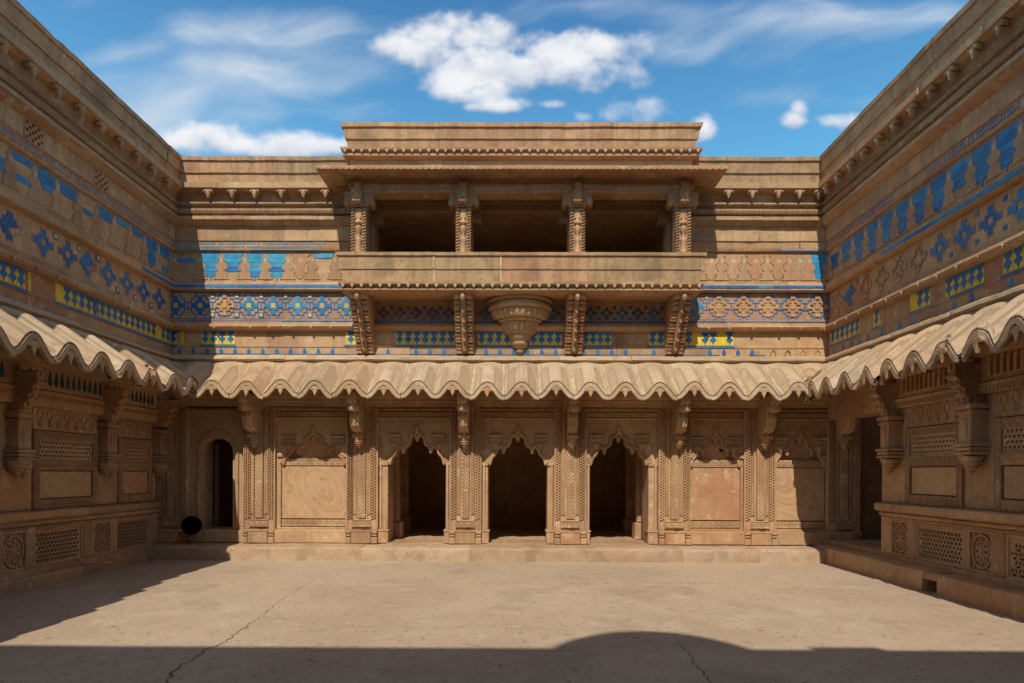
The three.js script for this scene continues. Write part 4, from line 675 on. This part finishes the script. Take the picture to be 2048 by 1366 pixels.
{ // LEFT
  const w = left, c1 = -ZF, dL = (px, o = 0) => -onSide(px, XL + o) * -1;
  upperWall(w, -1.6, c1, undefined, c1, { hi0: 6.74, vents: [[7.53, 7.85], [8.78, 9.1]], parFirst: 1.55 });
  part('wall_core', make([box(-1.6, 6.74, 3.4, 5.36, -.6, -.03), box(6.74, 11.6, 3.4, 5.50, -.6, -.03), box(6.74, 7.53, 5.5, 6.4, -.6, -.02), box(7.85, 8.78, 5.5, 6.4, -.6, -.02), box(9.1, 11.6, 5.5, 6.4, -.6, -.02), box(7.53, 7.85, 5.82, 6.4, -.6, -.02), box(8.78, 9.1, 5.82, 6.4, -.6, -.02), box(7.5, 7.88, 5.5, 5.9, -.6, -.3), box(8.75, 9.13, 5.5, 5.9, -.6, -.3)]), M.room, w);
  for (const [a, b] of [[7.53, 7.85], [8.78, 9.1]]) { const W = b - a, h = [], n = 6, m = 5, sx = (W - .04) / n, sy = .225 / m; for (let i = 0; i < n; i++) for (let k = 0; k < m; k++) if ((i + k) % 2 === 0) { const x = -W / 2 + .02 + i * sx, y = -.1125 + k * sy; h.push([[x + .003, y + .003], [x + .003, y + sy - .003], [x + sx - .003, y + sy - .003], [x + sx - .003, y + .003]]); } part('vent_screen', make(ext(rect(W, .25), -.06, .012, { holes: h })), M.tan[3], w, { at: [(a + b) / 2, 5.665, .11] }); }
  for (let d = 7.0; d < 10.7; d += .415) part('pendant', G_fleur, pick(M.tan), w, { at: [d, 6.35, .32] });
  dotStrip(w, 6.76, 10.88, .72, M.blue[3]);
  const cs = []; for (let i = 0; i < 12; i++) cs.push(10.86 - i * .385); const B = M.blue;
  frieze(w, cs.slice().sort((a, b) => a - b), .385, (i, x) => { const k = Math.round((10.86 - .1925 - x) / .385); const R = { 0: [null, null, B[0], B[1]], 1: [B[1], B[0], B[3], B[1]], 2: [null, null, null, B[1]], 3: [null, null, null, B[2]], 4: [null, null, B[1], B[3]], 5: [null, B[1], null, null], 6: [null, null, B[1], B[1]], 7: [null, B[0], B[1], B[3]], 8: [B[0], null, null, B[1]], 9: [B[3], B[1], null, null] }[k]; return R ? { rows: R, palm: k === 1 ? B[1] : k === 0 ? B[0] : null } : null; });
  lines(w, 9.95, 10.88, 4.725, 4.775, .10, M.deep, 1);
  diamonds(w, [[7.46, 'Xr'], [7.99, 'Drcu'], [8.43, 'Drcu'], [8.83, 'Xru'], [9.28, 'Drcd'], [9.72, 'Drcd'], [10.15, 'Drcd'], [10.6, 'Drc']]);
  goblets(w, 8.2, 10.94, .145, 0, .03); goblets(w, 6.9, 7.7, .145); goblets(w, 7.74, 7.79, .1, 0, 1, false);
  drops(w, 9.3, 10.9, .26, .15);
  for (let d = 7.0; d < 10.9; d += .37) part('roll_stud', G_knob, pick(M.tan), w, { at: [d, 4.035, .125] });
  lowerSide(w, 1, -.1, -.21, -.16, -.10, 1.66, [7.80, 9.50, 10.9, 6.1, 4.4], [[4.7, 5.95, 0], [6.45, 7.6, 1], [8.12, 9.36, 0], [9.87, 10.78, 1]], [['rose', 5.9, 6.3], ['hex', 6.43, 7.4], ['rose', 7.57, 7.97], ['hex', 8.09, 9.02], ['rose', 9.21, 9.63], ['hex', 9.75, 10.67]], -1.6, 10.9, true);
  course(w, 'base_block', [[-.09, -.02], [-.09, .115], [-.12, .14], [-.3, .145]], -1.6, 11, M.tan, { amp: .008 });
  const base = thing('stone_step', 'low worn stone kerb along the foot of the left wall', 'step', [0, 0, 0]); base.removeFromParent(); used.stone_step--;
}
{ // RIGHT
  const w = right, c0 = ZF, T = (d) => -d;
  upperWall(w, c0, 1.6, c0, undefined, { parFirst: 3.2 });
  part('wall_core', make([box(-11.6, 1.6, 3.4, 6.4, -.6, -.03)]), M.room, w);
  for (let d = 5.6; d < 10.7; d += .375) part('pendant', G_fleur, pick(M.tan), w, { at: [-d, 6.35, .32] });
  dotStrip(w, -9.9, -5.8, .93, M.blue[4]); dotStrip(w, -10.88, -9.9, .3, M.blue[4]);
  const cs = []; for (let i = -2; i < 11; i++) cs.push(-(6.76 + .372 * i)); cs.push(-10.86);
  frieze(w, cs.slice().sort((a, b) => a - b), .372, (i, x) => { const d = -x; if (d > 10.62) return { rows: [M.deep[0], M.deep[0], M.deep[0], null], palm: null }; if (d > 10.3) return { rows: [M.deep[1], null, null, null], palm: null }; const A = [M.blue[0], M.blue[1], M.blue[1], M.blue[4], M.blue[3]]; return { rows: [pick(A), pick(A), pick(A), pick(A)], palm: rnd() < .8 ? pick(A) : null }; });
  lines(w, -9.25, -5.6, 4.725, 4.775, .10, [M.blue[1], M.blue[4], M.blue[0]], 1, .6);
  diamonds(w, [[-6.38, 'BrUW'], [-6.82, 'BrUW'], [-7.25, 'BrUW'], [-7.68, 'BrUW'], [-8.12, 'BrW'], [-8.55, 'P'], [-8.98, 'Pc'], [-9.41, 'P'], [-9.84, 'P'], [-10.28, 'XU'], [-10.68, 'P']]);
  goblets(w, -10.9, -9.98, .145); goblets(w, -9.6, -9.44, .145); goblets(w, -8.71, -8.29, .14, 0, .1); goblets(w, -8.0, -7.34, .145); goblets(w, -7.06, -5.9, .145);
  for (const d of [10.8, 10.5, 10.25, 10.0, 9.75, 9.4, 8.95, 8.65, 7.85, 7.55, 6.95, 6.7]) part('drop_tile', G_drop, pick(M.blue), w, { at: [-d, 3.635, 0] });
  for (let d = 6.2; d < 10.9; d += .36) part('roll_stud', G_knob, pick(M.tan), w, { at: [-d, 4.035, .125] });
  lowerSide(w, -1, 0, .02, .01, .12, 1.6, [8.97, 7.37, 5.77, 4.17], [[4.4, 5.5, 0], [6.05, 7.15, 1], [7.66, 8.78, 0]], [['rose', 5.6, 6.0], ['star', 6.10, 7.02], ['rose', 7.19, 7.59], ['hex', 7.67, 8.58], ['rose', 8.74, 9.14]], -1.6, 9.38, false);
  // passage recess in the corner
  part('passage_wall', make([box(-11.2, -9.3, 0, 3.4, -1.5, -1.35), box(-9.5, -9.3, 0, 3.4, -1.4, -.1)]), M.room, w);
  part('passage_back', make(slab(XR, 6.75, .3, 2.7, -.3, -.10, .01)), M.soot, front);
  part('passage_floor', make(box(-11, -9.35, .24, .36, -1.4, .0)), M.tan[1], w);
  part('passage_lintel', make([box(-11, -9.38, 2.45, 3.4, -.4, 0)]), M.room, w);
  // plinth with drain hole
  const p = thing('stone_plinth', 'low stone plinth along the foot of the right wall with square drain hole', 'plinth', [XR, 0, 0], -PI / 2);
  const pr = [[.24, -.02], [.245, .2], [.23, .255], [.20, .27], [-.1, .275]], pr2 = [[.24, .17], [.245, .2], [.23, .255], [.20, .27], [-.1, .275]];
  course(p, 'plinth_block', pr, -11, -8.08, [M.tan[1], M.pink[0], M.tan[3]], { amp: .009, len: [1.2, 1.8] }); course(p, 'plinth_block', pr2, -8.08, -7.8, [M.tan[1]], { amp: .004 }); course(p, 'plinth_block', pr, -7.8, 1.6, [M.tan[1], M.pink[0], M.tan[3]], { amp: .009, len: [1.2, 2.2] });
  part('drain_channel', make([box(-8.10, -8.08, 0, .19, -.1, .235), box(-7.8, -7.78, 0, .19, -.1, .235), box(-8.1, -7.78, 0, .19, -.12, -.1), box(-8.1, -7.78, .17, .19, -.1, .235)]), M.tan[1], p);
}
{ // REAR (outside the frame: its parapet and a small dome shade the floor; whitened to bounce fill light)
  const w = rear;
  course(w, 'wall_block', [[0, 0], [0, 2.0], [0, 3.5]], -XR - .1, -XL + .1, [M.mortar], { len: [2, 3], dens: .6, step: .5 });
  course(w, 'wall_block', [[0, 3.5], [0, 5.8]], -XR - .1, -XL + .1, [M.mortar], { len: [2, 3], dens: .6, step: .5 });
  course(w, 'cornice_block', [[0, 5.8], [.24, 5.9], [.26, 6.1], [.2, 6.2], [.36, 6.36], [.36, 6.45], [.25, 6.47], [.345, 6.9], [-.2, 6.92], [-.3, 0]], -XR - .1, -XL + .1, [M.mortar], { len: [2, 3], dens: .6, step: .4, amp: .004 });
  const d = thing('roof_dome', 'small ribbed stone dome on the roof behind the viewer', 'dome', [.06, 6.6, 2.4]);
  part('drum', make(lathe([[1.0, 0], [1.0, 1.0], [1.06, 1.05], [1.06, 1.15], [0.98, 1.2]], 32)), M.par[0], d);
  part('dome_shell', make(lathe([[1.0, 1.2], [.99, 1.4], [.93, 1.6], [.80, 1.8], [.60, 1.95], [.34, 2.04], [.0, 2.08]], 32)), M.pale[0], d);
  const st = thing('loose_stone', 'broken block lying on the rear parapet', 'stone', [2.05, 6.92, 1.3]); part('stone', make(slab(-.3, .3, 0, .07, -.1, .1, .02)), M.par[1], st); st.children[0].removeFromParent(); st.removeFromParent();
  const s2 = part('loose_stone', make(slab(-.3, .3, 0, .07, -.1, .1, .02)), M.par[1], scene, { at: [1.9, 6.915, .95] }); s2.userData = { label: 'flat broken block lying on the parapet behind the viewer', category: 'stone' };
}

// ================= BALCONY =================
{
  const b = thing('balcony', 'projecting stone balcony with four carved columns above the front eave', 'balcony', [0, 0, ZF]);
  const cols = [gx(714.5, 10.4), gx(924.5, 10.4), gx(1153.2, 10.4), gx(1365.3, 10.4)], zc = .60, X0 = BAL0, X1 = BAL1;
  // ring(profile): the profile run round three sides; profile offsets are from the column face (z = .6)
  const ring = (name, prof, mats, opt = {}) => {
    const F = prof.map(([o, y]) => [o + zc, y]), cuts = opt.cuts ?? [X0 - .6, X1 + .6]; const run = (t0, t1, P, m0, m1) => { const g = sweep(P.map(([o, y]) => [o, y]), t0, t1, { amp: opt.amp ?? .004, step: .12, dens: .12 }); return g; };
    for (let i = 0; i + 1 < cuts.length; i++) {
      const a = cuts[i], e = cuts[i + 1], g = sweep(F, a, e, { amp: opt.amp ?? .004 }); const p = g.attributes.position; for (let k = 0; k < p.count; k++) { const o = p.getZ(k) - zc; p.setX(k, clamp(p.getX(k), X0 - o, X1 + o)); } part(name, make(g), pick(mats), b);
    }
    for (const s of [-1, 1]) { const g = sweep(prof, 0, zc, { amp: opt.amp ?? .004, joint: 0 }), p = g.attributes.position, a = p.array; for (let k = 0; k < p.count; k++) { const t = p.getX(k), y = p.getY(k), o = p.getZ(k), z = t >= zc - .001 ? zc + o : t; p.setXYZ(k, s < 0 ? X0 - o : X1 + o, y, z); } if (s < 0) { for (let i = 0; i < a.length; i += 9) for (let k = 0; k < 3; k++) { const q = a[i + 3 + k]; a[i + 3 + k] = a[i + 6 + k]; a[i + 6 + k] = q; } } part(name, make(g), pick(mats), b); }
  };
  const beads = (name, y, o, pitch, geo) => { const n = Math.round((X1 - X0 + 2 * o) / pitch); for (let i = 0; i < n; i++) part(name, geo, pick(M.tan), b, { at: [lerp(X0 - o, X1 + o, (i + .5) / n), y, zc + o] }); };
  const G_bead = make(ext([[-.026, 0], [.026, 0], [.029, -.02], [.018, -.045], [0, -.066], [-.018, -.045], [-.029, -.02]], -.02, .008, { b: .006 }), { keep: true });
  const G_beadS = make(ext([[-.016, 0], [.016, 0], [.012, -.02], [0, -.03], [-.012, -.02]], -.02, .006, { b: .004 }), { keep: true });
  // lower parapet (flared), lip with drops, soffit
  ring('parapet_block', [[.0, 4.64], [.10, 4.645], [.118, 4.845], [.135, 4.85], [.16, 5.055], [.185, 5.06], [.19, 5.11], [.05, 5.115], [0, 5.10], [0, 4.6]], M.par, { cuts: [X0 - .6, gx(866, 10.25), gx(1000, 10.25), gx(1177, 10.25), X1 + .6], amp: .006 });
  ring('lip_block', [[-.1, 4.485], [.10, 4.50], [.135, 4.505], [.138, 4.525], [.10, 4.54], [.10, 4.575], [.16, 4.60], [.165, 4.64], [.1, 4.65]], M.tan, { amp: .004, cuts: [X0 - .6, -.9, .6, 1.7, X1 + .6] });
  ring('soffit_block', [[-.62, 4.53], [-.3, 4.51], [-.06, 4.485], [.04, 4.475], [.085, 4.50]], M.tan, { amp: .004 });
  beads('drop_bead', 4.60, .155, .155, G_bead);
  { let t = X0 - .08; while (t < X1 + .05) { const e = t + rnd(.25, .6); if (n3(t * .9, 1.2, 4) > -.12) part('green_tile', make(slab(t, min(e, X1 + .08), 4.545, 4.57, zc + .09, zc + .105, .003)), pick(M.green), b); t = e + .004; } }
  for (const px of [866, 1000]) { const x = gx(px, 10.25); part('mortar_joint', make(sweep([[zc + .108, 4.655], [zc + .128, 4.84], [zc + .146, 4.86], [zc + .168, 5.05]], x - .02, x + .02, { amp: .006, step: .01 })), M.mortar, b); }
  part('floor_slab', make([box(X0 + .02, X1 - .02, 4.54, 4.60, -.2, zc + .05)]), M.room, b);
  // columns
  cols.forEach((x, i) => {
    const z1 = zc, z0 = zc - .25, c = part('column', make([slab(x - .125, x + .125, 4.6, 5.93, z0, z1 - .03, .015)]), pick(M.par), b);
    const rope = (s) => { const g = []; for (let y = 4.62; y < 5.9; y += .05) g.push(ext([[-.032, -.012], [.032, .014], [.032, .038], [-.032, .012]], z1 - .05, z1, { b: .008 }).translate(x + s * .095, y, 0)); return g; };
    for (const s of [-1, 1]) part('rope_moulding', make(rope(s)), pick(M.tan), c);
    part('colonnette', make([lathe([[.045, 4.6], [.045, 5.15], [.055, 5.16], [.055, 5.2], [.045, 5.22], [.05, 5.34], [.058, 5.38], [.03, 5.42], [.028, 5.48], [.055, 5.53], [.06, 5.58], [.045, 5.6], [.03, 5.62], [.06, 5.66], [.03, 5.73], [.0, 5.78]], 12).translate(x, 0, z1 - .02), slab(x - .05, x + .05, 5.74, 5.90, z1 - .06, z1 - .005, .01)]), pick(M.par), c);
    // leaf-shaped cross capital and carved block in front
    const lobe = [[-.26, 6.03], [-.25, 5.98], [-.20, 5.95], [-.15, 5.975], [-.13, 5.93], [.13, 5.93], [.15, 5.975], [.20, 5.95], [.25, 5.98], [.26, 6.03], [.235, 6.10], [.27, 6.16], [.20, 6.20], [-.20, 6.20], [-.27, 6.16], [-.235, 6.10]];
    part('capital', make([ext(lobe.map(([u, y]) => [x + u, y]), z0 + .05, z1 - .01, { b: .025 }), side(lobe.map(([u, y]) => [zc - .125 + u * 1.0, y]), x - .07, x + .07, .02), slab(x - .06, x + .06, 5.98, 6.30, z1 - .02, z1 + .12, .02), slab(x - .045, x + .045, 6.02, 6.12, z1 + .1, z1 + .15, .015)]), pick(M.tan), c);
  });
  // beams, ceiling, inner row of columns
  const beam = [[-.25, 6.16], [.0, 6.165], [.0, 6.22], [.03, 6.23], [.03, 6.29], [.0, 6.30], [.0, 6.42], [.05, 6.44]]; ring('beam', beam, M.tan, { amp: .003 });
  part('ceiling_slab', make(box(X0, X1, 6.30, 6.42, -.3, zc - .02)), M.room, b);
  cols.forEach((x) => part('inner_column', make([slab(x - .11, x + .11, 4.6, 5.95, -.30, -.06, .015), slab(x - .26, x + .26, 5.95, 6.16, -.28, -.08, .05)]), M.room, b));
  part('inner_beam', make(slab(X0, X1, 6.12, 6.3, -.30, -.05, .015)), M.room, b); part('inner_beam', make(slab(X0, X1, 6.02, 6.1, -4.22, -4.0, .01)), M.room, b); part('wall_ledge', make(slab(X0, X1, 5.4, 5.44, -4.22, -4.12, .01)), M.room, b);
  // chajja: thin sloping eave
  ring('chajja_slab', [[-.05, 6.40], [.20, 6.385], [.44, 6.345], [.445, 6.395], [.42, 6.41], [.2, 6.52], [0, 6.60]], [M.tan[1], M.tan[0], M.tan[3]], { amp: .003 });
  beads('eave_bead', 6.372, .447, .098, G_beadS);
  // upper band, lip, upper flared parapet
  ring('upper_block', [[.0, 6.54], [.0, 6.715]], [...M.pink, M.tan[0]], { cuts: [X0 - .6, gx(883, 10.4), gx(1065, 10.4), gx(1240, 10.4), X1 + .6], amp: .006 });
  ring('lip_block', [[.0, 6.705], [.05, 6.71], [.10, 6.73], [.10, 6.765], [.08, 6.775], [.08, 6.80], [.13, 6.82], [.135, 6.855], [.06, 6.875], [0, 6.88]], M.tan, { cuts: [X0 - .6, .0, 1.2, X1 + .6] });
  beads('drop_bead', 6.83, .128, .138, G_bead);
  ring('parapet_block', [[.02, 6.86], [.055, 7.02], [.075, 7.025], [.10, 7.195], [.125, 7.20], [.13, 7.265], [.08, 7.275], [-.2, 7.27], [-.2, 6.6]], M.par, { cuts: [X0 - .6, gx(874, 10.25), gx(1029, 10.25), gx(1226, 10.25), X1 + .6], amp: .008 });
  part('roof_slab', make(box(X0 + .1, X1 - .1, 6.62, 6.85, -.9, zc - .1)), M.room, b);
  part('roof_wall', make(box(X0 + .1, X1 - .1, 6.4, 7.2, -1.1, -.9)), M.room, b);
  // stepped brackets below
  const st = []; const N = 5; st.push([-.02, 3.585], [.07, 3.59]); for (let i = 0; i < N; i++) { const y = 3.61 + i * .158, o = .075 + i * .104; st.push([o, y], [o + .012, y + .03], [o + .035, y + .048], [o + .036, y + .062], [o + .016, y + .066], [o + .02, y + .09], [o + .052, y + .098], [o + .064, y + .115], [o + .058, y + .135], [o + .03, y + .142], [o + .03, y + .152]); } st.push([.64, 4.43], [.66, 4.49], [-.02, 4.49]);
  const G_br = make([side(st, -.142, -.058, .012), side(st, .058, .142, .012), side(st.map(([o, y]) => [max(-.02, o - .035), y]), -.155, .155, .008), side([[-.02, 3.6], [.10, 3.62], [.22, 3.80], [.30, 3.98], [.44, 4.16], [.56, 4.38], [.63, 4.49], [-.02, 4.49]], -.042, .042, .012)]);
  const G_vine = make((() => { const g = []; for (let i = 0; i < 17; i++) { const t = i / 16, y = lerp(3.66, 4.40, t), o = lerp(.14, .66, pow(t, .95)); g.push(new THREE.SphereGeometry(.021 + .010 * (i % 3 === 0), 7, 5).scale(1, 1.5, 1).translate(.006 * sin(i * 2.1), y, o)); } g.push(lathe([[0, 4.33], [.03, 4.36], [.045, 4.41], [.03, 4.45], [0, 4.47]], 10).translate(0, 0, .68)); return g; })());
  for (const x of cols) { const br = part('balcony_bracket', G_br, pick(M.tan), b, { at: [x, 0, 0] }); part('vine_strip', G_vine, pick(M.par), br); }
  // central lotus corbel
  const cb = part('lotus_corbel', make([lathe([[.0, 3.57], [.03, 3.60], [.07, 3.62], [.075, 3.65], [.05, 3.67], [.10, 3.70], [.145, 3.74], [.155, 3.78], [.13, 3.80], [.17, 3.83], [.20, 3.87], [.205, 3.90], [.19, 3.91]], 40), lathe([[.19, 3.905], [.25, 3.95], [.31, 4.03], [.325, 4.10], [.31, 4.11]], 96, .085, 26), lathe([[.32, 4.105], [.38, 4.12], [.40, 4.14], [.39, 4.16]], 48), lathe([[.39, 4.155], [.45, 4.18], [.48, 4.24], [.49, 4.29], [.46, 4.30]], 112, .07, 28), lathe([[.48, 4.295], [.54, 4.31], [.57, 4.35], [.56, 4.40], [.53, 4.42], [.57, 4.44], [.59, 4.47], [.58, 4.50]], 56)]), M.tan[0], b, { at: [gx(1039, 10.7), 0, 0] });
}

// ================= SMALL THINGS =================
{ // black ball added for an unidentified black disc, with an invented fixing
  const [x, y] = at(383, 1051, 10.78), g = thing('black_globe', 'matte black ball added for an unidentified black disc beside the round-headed door', 'globe', [x, y, -10.78]);
  part('globe', make(new THREE.SphereGeometry(.163, 32, 20), { crease: 1 }), M.black, g); part('globe_tip', make(lathe([[0, -.19], [.006, -.18], [.02, -.155]], 8)), M.black, g); part('added_mount', make(new THREE.CylinderGeometry(.03, .03, .2, 10).rotateX(PI / 2).translate(0, 0, -.2)), M.black, g);
}
{ // netted steel frame on the roof, upper left
  const X = -6.55, d = onSide(56, X), f = thing('netted_frame', 'thin metal frame with wire netting standing on the left roof edge', 'fence', [X, 6.9, d], PI / 2);
  const W = onSide(56, X) - onSide(30, X); const L = abs(W);
  part('post', make(new THREE.CylinderGeometry(.022, .022, 1.6, 8).translate(0, .7, 0)), M.steel, f); part('post', make(new THREE.CylinderGeometry(.022, .022, 1.6, 8).translate(-L, .7, 0)), M.steel, f); part('post', make(new THREE.CylinderGeometry(.016, .016, 1.6, 8).translate(-L * 1.2, .7, 0)), M.steel, f);
  part('rail', make(box(-L * 1.2, 0, 1.46, 1.49, -.015, .015)), M.steel, f);
  const n = []; for (let i = 1; i < 14; i++) n.push(box(-L + i * L / 14 - .002, -L + i * L / 14 + .002, -.1, 1.46, -.002, .002)); for (let k = 0; k < 40; k++) n.push(box(-L, 0, -.1 + k * .039, -.096 + k * .039, .003, .006)); part('wire_net', make(n), M.wire, f, { stuff: true });
}
{ // broken stones on the left parapet
  const X = XL + .28; for (const [px, h, l] of [[247, .055, .3], [258, .03, .12]]) { const d = onSide(px, X); const s = part('loose_stone', make((() => { const g = new THREE.IcosahedronGeometry(1, 2); const p = g.attributes.position; for (let i = 0; i < p.count; i++) { const k = 1 + .3 * n3(p.getX(i) * 2, p.getY(i) * 2, p.getZ(i) * 2 + px); p.setXYZ(i, p.getX(i) * k * .1, p.getY(i) * k * h, p.getZ(i) * k * l); } return g; })()), M.par[1], scene, { at: [X, 6.92 + h * .5, d] }); s.userData = { label: h > .05 ? 'long broken stone lying on top of the left parapet' : 'small stone fragment beside the long broken stone on the left parapet', category: 'stone' }; }
}

renderer.render(scene, camera);
